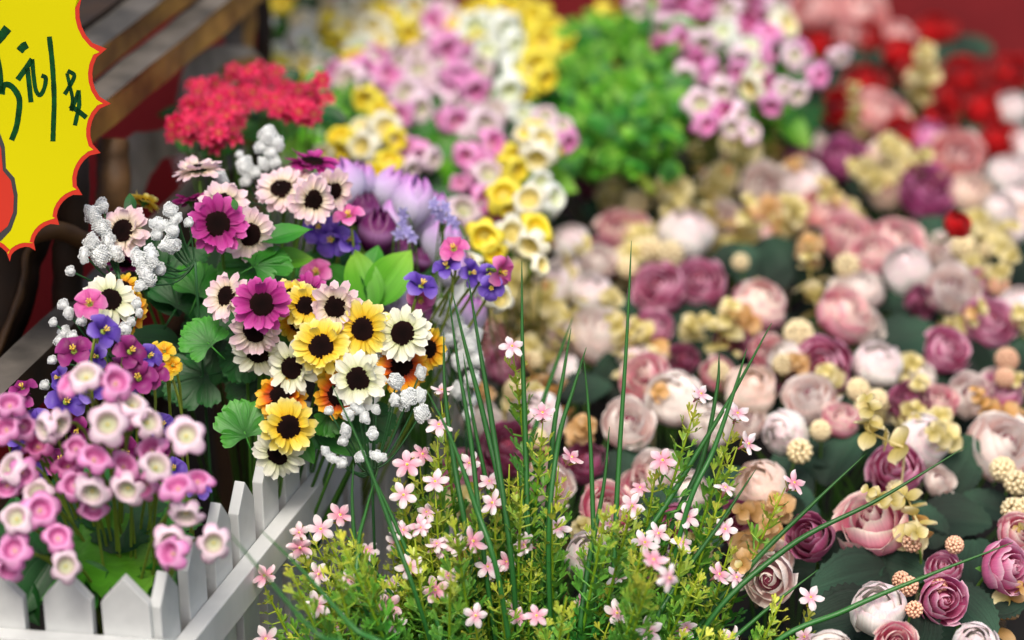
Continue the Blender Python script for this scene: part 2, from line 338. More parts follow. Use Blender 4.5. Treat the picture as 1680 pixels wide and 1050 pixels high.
mb = MB().add(ribbon_solid([(-120, 250), (-120, 330), (-120, 420), (-120, 500), (-120, 600), (-120, 640)],
                           [(70, 330), (58, 385), (42, 420), (38, 452), (24, 505), (-6, 580)], 2.30, .03)); part('slab', mb.mesh('slab', ['dark_wood']), rack)
mb = MB().add(knobby([P(72, 330, 2.292), P(60, 385, 2.292), P(44, 420, 2.292), P(40, 452, 2.292), P(26, 505, 2.292), P(-6, 582, 2.292)], .0035, 7)); part('bark_edge', mb.mesh('bark_edge', ['old_wood']), rack)
# posts that carry the beams
for s in (.2, .5):
    s2 = s
    q = P(50, 601, 2.20) + DU * s2 - DR * .016
    mb = MB().add(obox(V((q.x, q.y, (q.z - .047) / 2)), DU, DR, DZU, .018, .012, (q.z - .047) / 2, .002)); part('upright', mb.mesh('upright', ['dark_wood'], True), rack)

# ------------------------------------------------------------------ price sign
SD = 2.13
def star(tips, depth_k, n=7):
    out = []
    for i, a in enumerate(tips):
        b = tips[(i + 1) % len(tips)]; a, b = V(a[:2] + (0,)), V(b[:2] + (0,))
        ch = b - a; nrm = V((-ch.y, ch.x, 0)) * depth_k         # towards the inside for this winding
        for k in range(n):
            t = k / n; s = 1 - (2 * t - 1) ** 2
            out.append(a + ch * t + nrm * (s ** .6))
    return out
tips = [(16, 429), (58, 411), (97, 369), (135, 320), (165, 251), (182, 170), (175, 80), (150, -22), (70, -60), (-40, -80), (-150, -40), (-200, 60), (-215, 170), (-190, 280), (-120, 350), (-50, 410)]
def signpt(x, y, off=0): return P(x, y, SD) - FWD * off
def flat(poly, z0, z1):
    # local sign frame: x right, y up, z to the viewer
    return prism([((x - 0) / FPX * SD, (200 - y) / FPX * SD) for x, y in poly], z0, z1)
so = signpt(0, 200); SM = M((RIGHT, UP, -FWD)).transposed().to_4x4(); SM.translation = so
sign = thing('price_sign', 'yellow starburst price card with red edge and green handwriting', 'price sign', so)
outl = [(p.x, p.y) for p in star(tips, -.30)]
cx, cy = -20, 170
part('card', MB().add(flat(outl, -.0012, 0)).mesh('card', ['sign_red'], True), sign, SM)
inn = []
n = len(outl)
for i in range(n):
    a, b, c = V(outl[i - 1] + (0,)), V(outl[i] + (0,)), V(outl[(i + 1) % n] + (0,))
    t = (c - a).normalized(); nr = V((-t.y, t.x, 0))
    if nr.dot(V((cx, cy, 0)) - b) < 0: nr = -nr
    k = 7 if i % 7 else 13
    if i % 7 == 0: nr = (V((cx, cy, 0)) - b).normalized()
    q = b + nr * k; inn.append((q.x, q.y))
part('printed_face', MB().add(flat(inn, 0, .0003)).mesh('printed_face', ['sign_yellow'], True), sign, SM)
blob_o = [(-100, 195), (-40, 200), (0, 218), (8, 240), (10, 276), (24, 292), (29, 320), (28, 350), (18, 378), (2, 395), (-40, 404), (-100, 400)]
blob_i = [(-100, 205), (-40, 208), (-4, 226), (2, 244), (5, 280), (18, 296), (23, 322), (22, 348), (13, 371), (-2, 384), (-40, 392), (-100, 390)]
part('black_outline', MB().add(flat(blob_o, .0003, .0006)).mesh('black_outline', ['sign_black'], True), sign, SM)
part('red_cloud', MB().add(flat(blob_i, .0006, .0009)).mesh('red_cloud', ['sign_red'], True), sign, SM)
strokes = [
    ([(-14, 76), (0, 62), (13, 46)], 5.0), ([(-6, 72), (-4, 90), (1, 118), (3, 152)], 2.4),
    ([(3, 155), (6, 141), (14, 139), (24, 147), (32, 164), (30, 192), (26, 212), (19, 230)], 3.2),
    ([(32, 84), (38, 77), (45, 73)], 4.2), ([(29, 131), (40, 116), (53, 97)], 3.0), ([(45, 112), (48, 138), (51, 168)], 2.8),
    ([(53, 97), (55, 122), (59, 148), (66, 156), (73, 144), (75, 128), (68, 124)], 2.4),
    ([(81, 60), (86, 105), (89, 160), (88, 200), (87, 232)], 2.8),
    ([(111, 116), (122, 124), (114, 142), (106, 155)], 2.3), ([(110, 120), (114, 138), (119, 162), (117, 182)], 2.0),
    ([(117, 182), (124, 164), (129, 148)], 2.2), ([(129, 148), (130, 172), (126, 192), (123, 206)], 2.4), ([(115, 173), (128, 182), (142, 193)], 2.8)]
def ribbon(path, w):
    pts = spline([V((x / FPX * SD, (200 - y) / FPX * SD, 0)) for x, y in path], 6); w = w * 1.5 / FPX * SD; vs, fs = [], []
    for i, p in enumerate(pts):
        t = (pts[min(i + 1, len(pts) - 1)] - pts[max(i - 1, 0)]).normalized(); nn = V((-t.y, t.x, 0)) * w * (1 + .12 * NZ.noise(p * 300))
        vs += [p + nn + V((0, 0, .0003)), p - nn + V((0, 0, .0003)), p - nn + V((0, 0, .0005)), p + nn + V((0, 0, .0005))]
    for i in range(len(pts) - 1):
        for q in range(4): fs.append((i * 4 + q, i * 4 + (q + 1) % 4, i * 4 + 4 + (q + 1) % 4, i * 4 + 4 + q))
    fs += [(3, 2, 1, 0), tuple(len(vs) - 4 + q for q in range(4))]
    return vs, fs, [(.5, .5)] * len(vs)
for ch, rng in (('five', (0, 3)), ('yuan', (3, 7)), ('slash', (7, 8)), ('branch', (8, 13))):
    b = MB()
    for k in range(*rng): b.add(ribbon(*strokes[k]))
    part('character', b.mesh('character', ['marker_green'], True), sign, SM)

# ------------------------------------------------------------------ picket fence planter
FA = math.radians(17.5); FU = V((math.sin(FA), math.cos(FA), 0)); FW = V((math.cos(FA), -math.sin(FA), 0))
T0 = P(310, 880, 2.02); FB = math.radians(-82.5); FF = V((math.sin(FB), math.cos(FB), 0)); FN = V((FF.y, -FF.x, 0))
if FN.y > 0: FN = -FN
G0 = P(210, 945, DZ(945, T0.z))
fence = thing('picket_fence', 'small white picket fence round the planter of pink bells', 'fence', V((T0.x, T0.y, 0)))
def picket_mesh(h, w=.041, th=.010):
    b = MB().add(prism([(-w / 2, 0), (w / 2, 0), (w / 2, h - .024), (0, h), (-w / 2, h - .024)], -th / 2, th / 2, None, .0012)); return b.mesh('picket', ['white_paint'], True)
PK = [picket_mesh(T0.z + d) for d in (0, .003, -.003)]; PN = [picket_mesh(T0.z + d, .035) for d in (0, .003, -.003)]
def put_picket(tip, ax, n, kind=PK):
    m = M((ax, DZU, n)).transposed().to_4x4() @ M.Rotation(gauss(.006), 4, 'Z'); m.translation = V((tip.x, tip.y, 0)); part('picket', R.choice(kind), fence, m)
for k in range(-1, 18): put_picket(T0 + FU * .0525 * k, -FU, FW, PN)
for k in range(0, 6): put_picket(G0 + FF * .0537 * k, -FF, FN)
def rail(p0, p1, n, z, h=.034, t=.016, off=.0):
    ax = (p1 - p0).normalized(); c = (p0 + p1) / 2; c = V((c.x, c.y, z - h / 2)) + n * (.0057 + t / 2 + off)
    part('rail', MB().add(obox(c, ax, n, DZU, (p1 - p0).length / 2, t / 2, h / 2, .0015)).mesh('rail', ['white_paint'], True), fence)
rail(T0 - FU * .085, T0 + FU * 1.0, FW, T0.z - .070); rail(T0 - FU * .085, T0 + FU * 1.0, FW, .08)
rail(G0 - FF * .062, G0 + FF * .32, FN, T0.z - .054); rail(G0 - FF * .062, G0 + FF * .32, FN, .08)

# ------------------------------------------------------------------ flower meshes
MESH = {}
def cached(key, make):
    if key not in MESH: MESH[key] = make()
    return MESH[key]
def daisy_petal(mat, v):
    def make():
        rr = random.Random(v * 13 + 5); bend = [.10, .28, -.12, .55][v]; tw = rr.uniform(-.25, .25)
        def fn(u, t):
            w = .162 * (math.sin(math.pi * (.16 + .66 * t ** .85)) ** .8) * (1 - smooth(.86, 1.0, t) * .55)
            tip = -.045 * abs(u) ** 1.5 * smooth(.8, 1, t) + .0
            notch = -.02 * (1 - abs(u)) * 0
            y = .35 + .65 * t + tip + notch
            z = .05 + bend * (t ** 1.6) * .55 - .05 * t + (.045 * u * u + .026 * math.cos(u * 7)) * math.sin(math.pi * min(1, t + .15)) + tw * u * t * .12
            if v == 3: y -= .22 * t * t
            return V((u * w, y, z))
        return MB().add(grid(fn, 6, 7)).mesh('petal', [mat])
    return cached(('dp', mat, v), make)
def daisy_disc(v):
    def make():
        rr = random.Random(v); b = MB()
        b.add(grid(lambda u, t: V((math.cos(u * 2 * math.pi), math.sin(u * 2 * math.pi), 0)) * (.415 * math.sin(t * math.pi / 2) * (1 + .04 * math.sin(u * 2 * math.pi * 9))) + V((0, 0, .09 + .10 * math.cos(t * math.pi / 2) - .03 * math.exp(-(t / .3) ** 2))), 24, 6, True), 0)
        for i in range(150):
            a = i * 2.39996; r = .415 * math.sqrt((i + .5) / 150); h = .09 + .10 * math.sqrt(max(0, 1 - (r / .425) ** 2))
            c = V((r * math.cos(a), r * math.sin(a), h)); d = V((c.x * .7 + rr.gauss(0, .1), c.y * .7 + rr.gauss(0, .1), .5)).normalized() * rr.uniform(.03, .065)
            s = d.orthogonal().normalized() * .016; s2 = s.cross(d.normalized())
            b.add(([c + s, c - s * .5 + s2 * .87, c - s * .5 - s2 * .87, c + d], [(0, 1, 3), (1, 2, 3), (2, 0, 3)], [(.5, .3)] * 3 + [(.5, 1)]), 0)
        b.add(tube([V((0, 0, .03)), V((0, 0, -.06)), V((0, 0, -.16)), V((0, 0, -.30))], [.38, .24, .10, .06], 10), 1)
        return b.mesh('flower_head', ['disc_brown', 'calyx_green'])
    return cached(('dd', v), make)
def daisy(T, pos, n, rad, mat, label):
    h = part('flower_head', daisy_disc(R.randrange(3)), T, frame(pos, n, rnd(0, 6.28), rad), label)
    k = R.choice((13, 14, 15)); openv = R.choice([(0, 0, 1), (0, 1, 1, 3), (0, 1, 2), (0, 1, 1, 3), (0, 1, 3, 3)])
    for i in range(k):
        v = R.choice(openv)
        sub('petal', daisy_petal(mat, v), h, M.Rotation(2 * math.pi * (i + rnd(-.2, .2)) / k, 4, 'Z') @ M.Rotation(rnd(-.12, .26), 4, 'X') @ M.Rotation(rnd(-.35, .35), 4, 'Y') @ M.Diagonal((rnd(1.02, 1.22), rnd(.9, 1.04), 1, 1)))
    for i in range(k - 2):
        sub('petal', daisy_petal(mat, R.choice((0, 2))), h, M.Rotation(2 * math.pi * (i + .5 + rnd(-.2, .2)) / (k - 2), 4, 'Z') @ M.Translation((0, 0, -.05)) @ M.Rotation(rnd(-.16, .02), 4, 'X') @ M.Diagonal((1.1, rnd(.95, 1.06), 1, 1)))
    return h
def bell_mesh(mat, v):
    def make():
        prof = [(.12, -1.05), (.36, -.98), (.50, -.78), (.58, -.50), (.70, -.26), (1.14, -.40), (1.20, -.36), (1.06, -.10), (.92, .06), (.79, .13), (.69, .08), (.61, -.06), (.55, -.28), (.50, -.46), (.30, -.56), (.12, -.58), (.0, -.54)]
        wl = [0, 0, 0, 0, .3, 1, 1, .7, .42, .2, .08, 0, 0, 0, 0, 0, 0]
        k = len(prof) - 1; fl = [1.0, .92, 1.06][v]; ph = v * .7
        def fn(u, t):
            a = u * 2 * math.pi; i = min(k - 1, int(t * k)); f = t * k - i
            r = mixv(prof[i][0], prof[i + 1][0], f); z = mixv(prof[i][1], prof[i + 1][1], f); q = mixv(wl[i], wl[i + 1], f)
            lobe = abs(math.cos(2.5 * a + ph)) ** .6
            r2 = r * (1 + q * (.40 * lobe - .30) + q * .09 * math.sin(a * 2 + v)) * mixv(1, fl, q); z2 = z + q * (.30 * (1 - lobe) - .10 - .12 * math.sin(a * 3 + v * 2)) + .03 * math.sin(a + v) * (r > .5)
            r2 *= 1 + .02 * math.sin(2 * a + v * 2)
            if t > .6: r2 *= 1 + .03 * math.cos(a * 12)
            return V((r2 * math.cos(a), r2 * math.sin(a), z2))
        b = MB().add(grid(fn, 30, 32, True), 0)
        b.add(tube([V((0, 0, -.62)), V((.02, 0, -.45)), V((.03, .02, -.30))], [.05, .045, .07], 6), 1)
        b.add(tube([V((0, 0, -1.5)), V((0, 0, -1.2)), V((0, 0, -1.08)), V((0, 0, -1.0))], [.06, .08, .2, .22], 8), 2)
        return b.mesh('bell', [mat, 'stamen_yellow', 'lime_stem'])
    return cached(('bell', mat, v), make)
def rose_petal(mat, key, hw, Rm, rr_, h, lip, seed):
    def make():
        r_ = random.Random(seed); wv = r_.uniform(0, 6)
        P0, P1, P2, P3 = V((.10, -.78, 0)), V((Rm * 1.15, -.72, 0)), V((Rm * 1.22, h - .25, 0)), V((rr_, h, 0))
        def fn(u, t):
            edge = 1 - .20 * abs(u) ** 3 - .05 * (1 + math.sin(wv + u * 4)) * .5
            tt = t * edge; s = 1 - tt
            p = P0 * s ** 3 + P1 * 3 * s * s * tt + P2 * 3 * s * tt * tt + P3 * tt ** 3
            rho, z = p.x, p.y; q = smooth(.80, 1.0, t)
            rho += lip * q * (1 + .3 * math.sin(wv + u * 3)); z -= lip * .55 * q * q
            rho += .05 * u; a = u * hw * (.55 + .45 * math.sin(math.pi * min(.5, t * .75 + .08)))
            rho *= 1 + .045 * math.sin(wv * 2 + u * 4 + t * 4); z += .05 * q * math.sin(wv * 3 + u * 5)
            k_ = NZ.noise(V((u * 1.6, t * 2.6, seed * 9.1 + Rm * 3))); rho *= 1 + .09 * k_ * t; z += .06 * k_ * q
            return V((rho * math.cos(a), rho * math.sin(a), z))
        return MB().add(grid(fn, 7, 9)).mesh('petal', [mat])
    return cached(('rp', mat, key, seed), make)
OPEN = [(4, 1.15, 1.04, .86, .46, .17), (4, 1.05, .86, .64, .60, .12), (3, 1.2, .62, .40, .66, .09), (3, 1.3, .40, .22, .68, .05), (2, 1.9, .22, .09, .62, .02)]
BALL = [(4, 1.05, 1.0, .66, .66, .05), (4, 1.0, .92, .46, .80, .05), (4, 1.0, .76, .28, .86, .03), (3, 1.2, .5, .12, .86, .01)]
HALF = [(4, 1.1, 1.04, .88, .50, .17), (3, 1.2, .88, .58, .68, .12), (3, 1.2, .62, .36, .76, .08), (3, 1.3, .36, .18, .74, .03), (2, 1.9, .18, .07, .72, .02)]
def rose_core(mat, k=.62):
    def make():
        b = MB().add(([V((p[0] * .5, p[1] * .5, p[2] * k - .1 + (k - .62) * .5)) for p in ico(1, 2)[0]], ico(1, 2)[1], ico(1, 2)[2]), 0)
        b.add(tube([V((0, 0, -.62)), V((0, 0, -.8)), V((0, 0, -.98)), V((0, 0, -1.15))], [.42, .30, .12, .07], 10), 1)
        for i in range(5):
            b.add(grid(lambda u, t: V((u * .16 * math.sin(math.pi * (.2 + .8 * t)), .25 + .62 * t, -.80 + .25 * t - .30 * t * t)), 2, 4), 1, M.Rotation(i * 1.2566, 4, 'Z'))
        return b.mesh('rose', [mat, 'calyx_green'])
    return cached(('rc', mat, k), make)
def rose(T, pos, n, rad, mat, style, label):
    n = n.normalized(); h = part('rose', rose_core('rose_heart' if style != BALL else mat, .62 if style != BALL else .82), T, frame(pos, n, rnd(0, 6.28), rad) @ M.Diagonal((rnd(.94, 1.04), 1, rnd(1.0, 1.22), 1)), label)
    ph = 0
    for ti, (k, hw, Rm, rr_, hh, lip) in enumerate(style):
        ph += rnd(.3, .9)
        for i in range(k):
            sd_ = R.randrange(4)
            sub('petal', rose_petal(mat, (id(style) % 9973, ti), hw, Rm, rr_, hh, lip, sd_), h, M.Rotation(ph + 2 * math.pi * (i + rnd(-.12, .12)) / k, 4, 'Z') @ M.Rotation(rnd(-.05, .07), 4, 'Y') @ M.Diagonal((1, 1, rnd(.93, 1.07), 1)))
    return h
def cup_petal(mat, v):        # broad rounded petal for freesia-like flowers
    def make():
        bend = [1.25, 1.0, 1.4][v]
        def fn(u, t):
            w = .40 * math.sin(math.pi * (.12 + .62 * t)) * (1 - .75 * smooth(.80, 1.0, t) ** 2)
            a = bend * (1 - t * .75)
            y = .10 + .9 * t * math.cos(a * .6); z = .85 * math.sin(a) * t * (1.15 - t * .55) - .14 * u * u * 0
            return V((u * w, y, z + .16 * u * u * math.sin(math.pi * min(1, t)) - (.2 if v == 1 else .08) * smooth(.7, 1, t)))
        return MB().add(grid(fn, 6, 7)).mesh('petal', [mat])
    return cached(('cp', mat, v), make)
def cup_core():
    def make():
        b = MB()
        b.add(tube([V((0, 0, -.75)), V((0, 0, -.3)), V((0, 0, -.05)), V((0, 0, .1))], [.06, .12, .17, .14], 8), 1)
        for i in range(5):
            a = i * 1.2566; b.add(tube([V((0, 0, .05)), V((math.cos(a) * .06, math.sin(a) * .06, .3)), V((math.cos(a) * .14, math.sin(a) * .14, .5))], [.03, .025, .045], 5), 0)
        return b.mesh('flower', ['stamen_yellow', 'lime_stem'])
    return cached('cc', make)
def freesia(T, pos, n, rad, mat, label):
    h = part('flower', cup_core(), T, frame(pos, n, rnd(0, 6), rad), label)
    for i in range(5):
        sub('petal', cup_petal(mat, R.randrange(3)), h, M.Rotation(i * 1.2566 + rnd(-.1, .1), 4, 'Z') @ M.Rotation(rnd(-.15, .15), 4, 'X') @ M.Diagonal((rnd(1, 1.2), 1, 1, 1)))
def tulip_petal(mat, v):
    def make():
        def fn(u, t):
            z = -.9 + 1.95 * t; rho = .80 * math.sin(math.pi * (.10 + .795 * t)) ** .8 - .02; a = u * 1.12 * (math.sin(math.pi * (.16 + .60 * t)) ** .5) * math.sqrt(max(.02, 1 - max(0, (t - .74) / .27) ** 2))
            rho += .04 * u * (1 if v else -1) + .03 * u * u
            return V((rho * math.cos(a), rho * math.sin(a), z - .10 * u * u * t - .38 * u * u * smooth(.55, 1, t)))
        return MB().add(grid(fn, 7, 10)).mesh('petal', [mat])
    return cached(('tp', mat, v), make)
def tulip(T, pos, n, rad, mat, label):
    def core():
        b = MB(); b.add(tube([V((0, 0, -1.3)), V((0, 0, -.95)), V((0, 0, -.85)), V((0, 0, -.5))], [.1, .1, .25, .3], 8), 0); return b.mesh('flower', ['lime_stem'])
    h = part('flower', cached('tc', core), T, frame(pos, n, rnd(0, 6), rad), label)
    for i in range(6):
        inner = i >= 3
        sub('petal', tulip_petal(mat, i % 2), h, M.Rotation(i * 2.0944 + (1.05 if inner else 0), 4, 'Z') @ M.Diagonal(((.9, .9, .96, 1) if inner else (1, 1, 1, 1))) @ M.Rotation(rnd(-.04, .05), 4, 'Y'))
def lobed_leaf(mat, v):
    rr = random.Random(v + 90); b = MB(); st = MB()
    for i, a in enumerate((0, 38, -38, 78, -78)):
        a = math.radians(a + rr.uniform(-6, 6)); L = (.62, .56, .56, .42, .42)[i] * rr.uniform(.92, 1.08); ph = rr.uniform(0, 1)
        def fn(u, t):
            w = L * .34 * (.22 + .78 * smooth(.1, .62, t)) * (1 - smooth(.86, 1.06, t) ** 2 * .55)
            y = L * t * (1 - .10 * abs(math.sin(math.pi * (u * 1.5 + .5))) * smooth(.75, 1, t)) - .10 * L * u * u * smooth(.6, 1, t)
            z = .05 * abs(u) ** 1.2 * t - .16 * t * t * L + .012 * math.sin(u * 9) * t + .008 * i
            return V((u * w, y, z))
        b.add(grid(fn, 8, 9), 0, M.Translation((0, .36 - .02 * (i > 2), 0)) @ M.Rotation(-a, 4, 'Z'))
    b.add(tube([V((0, 0, -.02)), V((0, .2, 0)), V((0, .42, .012))], [.016, .015, .012], 6), 0)
    return b.mesh('leaf', [mat])
def leaf_mesh(kind, mat, v=0):
    if kind == 'lobed': return cached(('lob', mat, v), lambda: lobed_leaf(mat, v))
    def make():
        rr = random.Random(v * 7 + len(kind)); cv = rr.uniform(.1, .5)
        if kind == 'oval':
            nu, nv = 8, 16
            def W(t): return .26 * math.sin(math.pi * t ** .8) ** .8 * (1 - .25 * smooth(.8, 1, t)) + .008
            ser = lambda t: 0
        elif kind == 'rose':
            nu, nv = 8, 22
            def W(t): return .42 * (math.sin(math.pi * min(1, t * .97 + .015)) ** .55) * (1 - .28 * t) + .004
            ser = lambda t: .018 * (1 if int(t * nv) % 2 else -1) * (1 if .08 < t < .98 else 0)
        elif kind == 'lobed':
            nu, nv = 8, 28
            def W(t):
                base = .05 + .50 * smooth(.12, .50, t) * (1 - smooth(.72, 1.04, t) ** 1.3)
                return base * (.50 + .56 * abs(math.sin(math.pi * (t * 3.1 + .15))) ** .6)
            ser = lambda t: .010 * (1 if int(t * nv) % 2 else -1)
        else:                     # parsley-like frilled leaf
            nu, nv = 8, 30
            def W(t): return (.04 + .40 * math.sin(math.pi * min(1, .04 + t * .95)) ** .7) * (.72 + .30 * abs(math.sin(math.pi * t * 5)))
            ser = lambda t: .02 * (1 if int(t * nv) % 2 else -1)
        def fn(u, t):
            w = W(t) + (ser(t) if abs(u) > .99 else 0)
            vein = (.034 if kind == 'rose' else .020) * abs(math.sin(t * math.pi * 7 - abs(u) * 3)) * abs(u) ** .6 - (.02 if abs(u) < .1 else 0)
            z = .12 * abs(u) ** 1.3 * w * 2.0 - cv * t * t * .35 + vein * .7 + .03 * math.sin(6 * t + v) * u
            x = u * w; y = t + (abs(u) * .10 * (1 - t) if kind == 'lobed' else 0)
            return V((x, y, z))
        return MB().add(grid(fn, nu, nv)).mesh('leaf', [mat])
    return cached(('lf', kind, mat, v), make)
def leaf(T, x, y, d, size, ang, kind, mat, fx=0, fy=.35, label=None, centre=True, name='leaf', lean=0):
    s = size / FPX * d; n = facing(fx, fy); a = math.radians(ang)
    W = leaf_frame(P(x, y, d), ang, n, s, lean)
    if centre: W = W @ M.Translation((0, -.5, 0))
    o = part(name, leaf_mesh(kind, mat, R.randrange(3)), T, W @ M.Rotation(rnd(-.15, .15), 4, 'Y'), label); return o
def stem(T, base, head, n, r=.0016, mat='green_stem', back=.02, g=.55, drop=.03):
    h = head - n * back; b = V(base); mid = V((b.x + (h.x - b.x) * .25, b.y + (h.y - b.y) * .25, h.z * g)); q = h - n * .035 - V((0, 0, drop))
    pts = bez(b, mid, q, h, 10)
    part('stem', MB().add(tube(pts, [r * 1.2] + [r] * 10, 6)).mesh('stem', [mat]), T)
def base_of(pts, shift=(0, .0)):
    x = sum(p.x for p in pts) / len(pts); y = sum(p.y for p in pts) / len(pts); return V((x + shift[0], y + shift[1], 0))

# ------------------------------------------------------------------ 1. daisy bunches
NAMEC = {'magenta_daisy': 'magenta daisy head with a dark centre', 'pale_daisy': 'pale pink daisy head with a dark centre', 'yellow_daisy': 'yellow daisy head with a dark centre', 'orange_daisy': 'orange-yellow daisy head with a dark centre', 'white_daisy': 'creamy white daisy head with a dark centre', 'golden_daisy': 'golden yellow daisy head'}
SH = {'m': 'magenta_daisy', 'p': 'pale_daisy', 'y': 'yellow_daisy', 'o': 'orange_daisy', 'w': 'white_daisy', 'g': 'golden_daisy'}
def daisy_bunch(label, heads, shift=(0, .04), D=2.15, gather=.5):
    pts = [P(h[0], h[1], D + h[6]) for h in heads]; b = base_of(pts, shift)
    T = thing('daisy_bunch', label, 'flowers', b, 'bunches of artificial daisies')
    for h, p in zip(heads, pts):
        x, y, dm, c, fx, fy, dd = h[:7]; fz = h[7] if len(h) > 7 else 1
        n = facing(fx + gauss(.14), fy + gauss(.14), fz); d = D + dd
        daisy(T, p, n, dm * .535 / FPX * d, SH[c], NAMEC[SH[c]]); stem(T, b + V((gauss(.006), gauss(.006), 0)), p, n, back=.010, g=gather)
    return T
dA = daisy_bunch('bunch of magenta and pale pink daisies in front of the wooden rack', [
    (357, 368, 96, 'm', -.05, .05, 0), (408, 384, 88, 'p', .45, -.15, .02), (368, 335, 84, 'p', .05, .5, .035), (203, 379, 88, 'p', -.15, .12, .0),
    (325, 280, 84, 'p', .15, 1.1, .07, .35), (312, 330, 60, 'm', -.1, 1.5, .06, -.1), (205, 428, 66, 'm', .0, -1.1, .02, .5), (236, 332, 56, 'y', .4, 1.5, .08, -.4),
    (512, 268, 88, 'm', .1, 1.5, .12, .5), (462, 312, 84, 'p', -.1, .45, .09), (512, 328, 80, 'p', .3, -.35, .06), (545, 312, 70, 'p', .5, -.3, .09), (483, 305, 74, 'p', .2, .9, .1)], D=2.19)
dB = daisy_bunch('bunch of yellow, cream, orange and pink sunflower-like daisies above the white rail', [
    (373, 487, 80, 'p', -.35, .05, .015), (430, 499, 92, 'm', .05, -.05, -.015), (418, 543, 88, 'p', .0, -.35, .0), (424, 578, 88, 'w', -.1, -.9, .02),
    (476, 490, 76, 'y', -.2, .4, .02), (500, 502, 74, 'y', .2, .1, .01), (505, 482, 74, 'm', .2, .6, .04), (551, 503, 86, 'p', .0, .05, .0), (597, 539, 92, 'y', .05, .08, -.005),
    (527, 568, 94, 'y', -.05, .05, -.01), (662, 547, 92, 'w', -.1, .12, -.01), (658, 600, 88, 'o', .1, -.1, .01), (702, 572, 72, 'g', .9, .1, .03), (588, 622, 92, 'w', .05, .0, -.02),
    (481, 602, 92, 'w', -.4, -.25, .01), (551, 607, 84, 'y', .1, -.2, .015), (556, 648, 84, 'o', -.15, -.2, .01), (461, 650, 84, 'o', -.1, .15, .015), (473, 700, 92, 'y', .0, -.1, -.01),
    (457, 744, 84, 'w', -.15, -.5, .01), (490, 530, 70, 'g', 0, -.5, .04), (575, 590, 70, 'g', .1, -.3, .03), (565, 575, 66, 'y', .3, 0, .03)], shift=(-.09, .07), D=2.14)
dC = daisy_bunch('few cream and orange daisies beside the grey shelf board', [(180, 493, 88, 'w', .25, .35, .0), (206, 511, 76, 'o', .5, -.1, .02), (200, 472, 60, 'g', -.2, 1.2, .05)], D=2.13)
for x, y, s, a, k, m, dd, fy in [(335, 557, 95, 135, 'lobed', 'fresh_leaf', .03, .3), (398, 700, 105, 110, 'lobed', 'fresh_leaf', .02, .0), (318, 622, 130, 200, 'lobed', 'deep_leaf', .08, .4), (395, 590, 90, 240, 'lobed', 'deep_leaf', .06, .2),
        (300, 488, 130, 60, 'lobed', 'deep_leaf', .10, .4), (265, 470, 120, 120, 'oval', 'deep_leaf', .11, .3), (455, 590, 60, 270, 'lobed', 'deep_leaf', .04, 0), (520, 690, 120, -50, 'lobed', 'deep_leaf', .05, .3), (560, 720, 110, -30, 'oval', 'fresh_leaf', .05, .5),
        (610, 690, 90, -60, 'lobed', 'deep_leaf', .05, .3), (500, 735, 60, -60, 'oval', 'fresh_leaf', .02, .2), (640, 580, 90, 0, 'lobed', 'deep_leaf', .06, .2), (360, 560, 160, -100, 'lobed', 'deep_leaf', .13, .3), (300, 600, 150, -80, 'lobed', 'deep_leaf', .15, .5), (420, 640, 110, -110, 'lobed', 'deep_leaf', .09, .3),
        (350, 530, 90, 70, 'lobed', 'deep_leaf', .08, .3), (330, 470, 110, 70, 'lobed', 'fresh_leaf', .09, .5), (245, 560, 110, 170, 'oval', 'deep_leaf', .10, .3), (540, 690, 70, -80, 'lobed', 'fresh_leaf', .03, .3)]:
    leaf(dB, x, y, 2.14 + dd, s, a, k, m, gauss(.15), fy)
for x, y, s, a, k, m, dd, fy in [(432, 430, 110, 40, 'lobed', 'fresh_leaf', .02, .8), (470, 385, 90, 30, 'oval', 'fresh_leaf', .03, 1.0), (400, 440, 100, 200, 'lobed', 'fresh_leaf', .05, .6), (300, 420, 100, 250, 'lobed', 'deep_leaf', .06, .4), (250, 430, 90, 260, 'oval', 'deep_leaf', .05, .2),
        (385, 335, 22, 110, 'oval', 'fresh_leaf', -.01, .3), (214, 335, 40, 95, 'oval', 'deep_leaf', .01, .3), (440, 465, 90, -20, 'lobed', 'fresh_leaf', .06, .8), (480, 425, 80, 20, 'oval', 'lime_leaf', .05, .7), (360, 450, 120, -90, 'oval', 'deep_leaf', .1, .4)]:
    leaf(dA, x, y, 2.19 + dd, s, a, k, m, gauss(.15), fy)

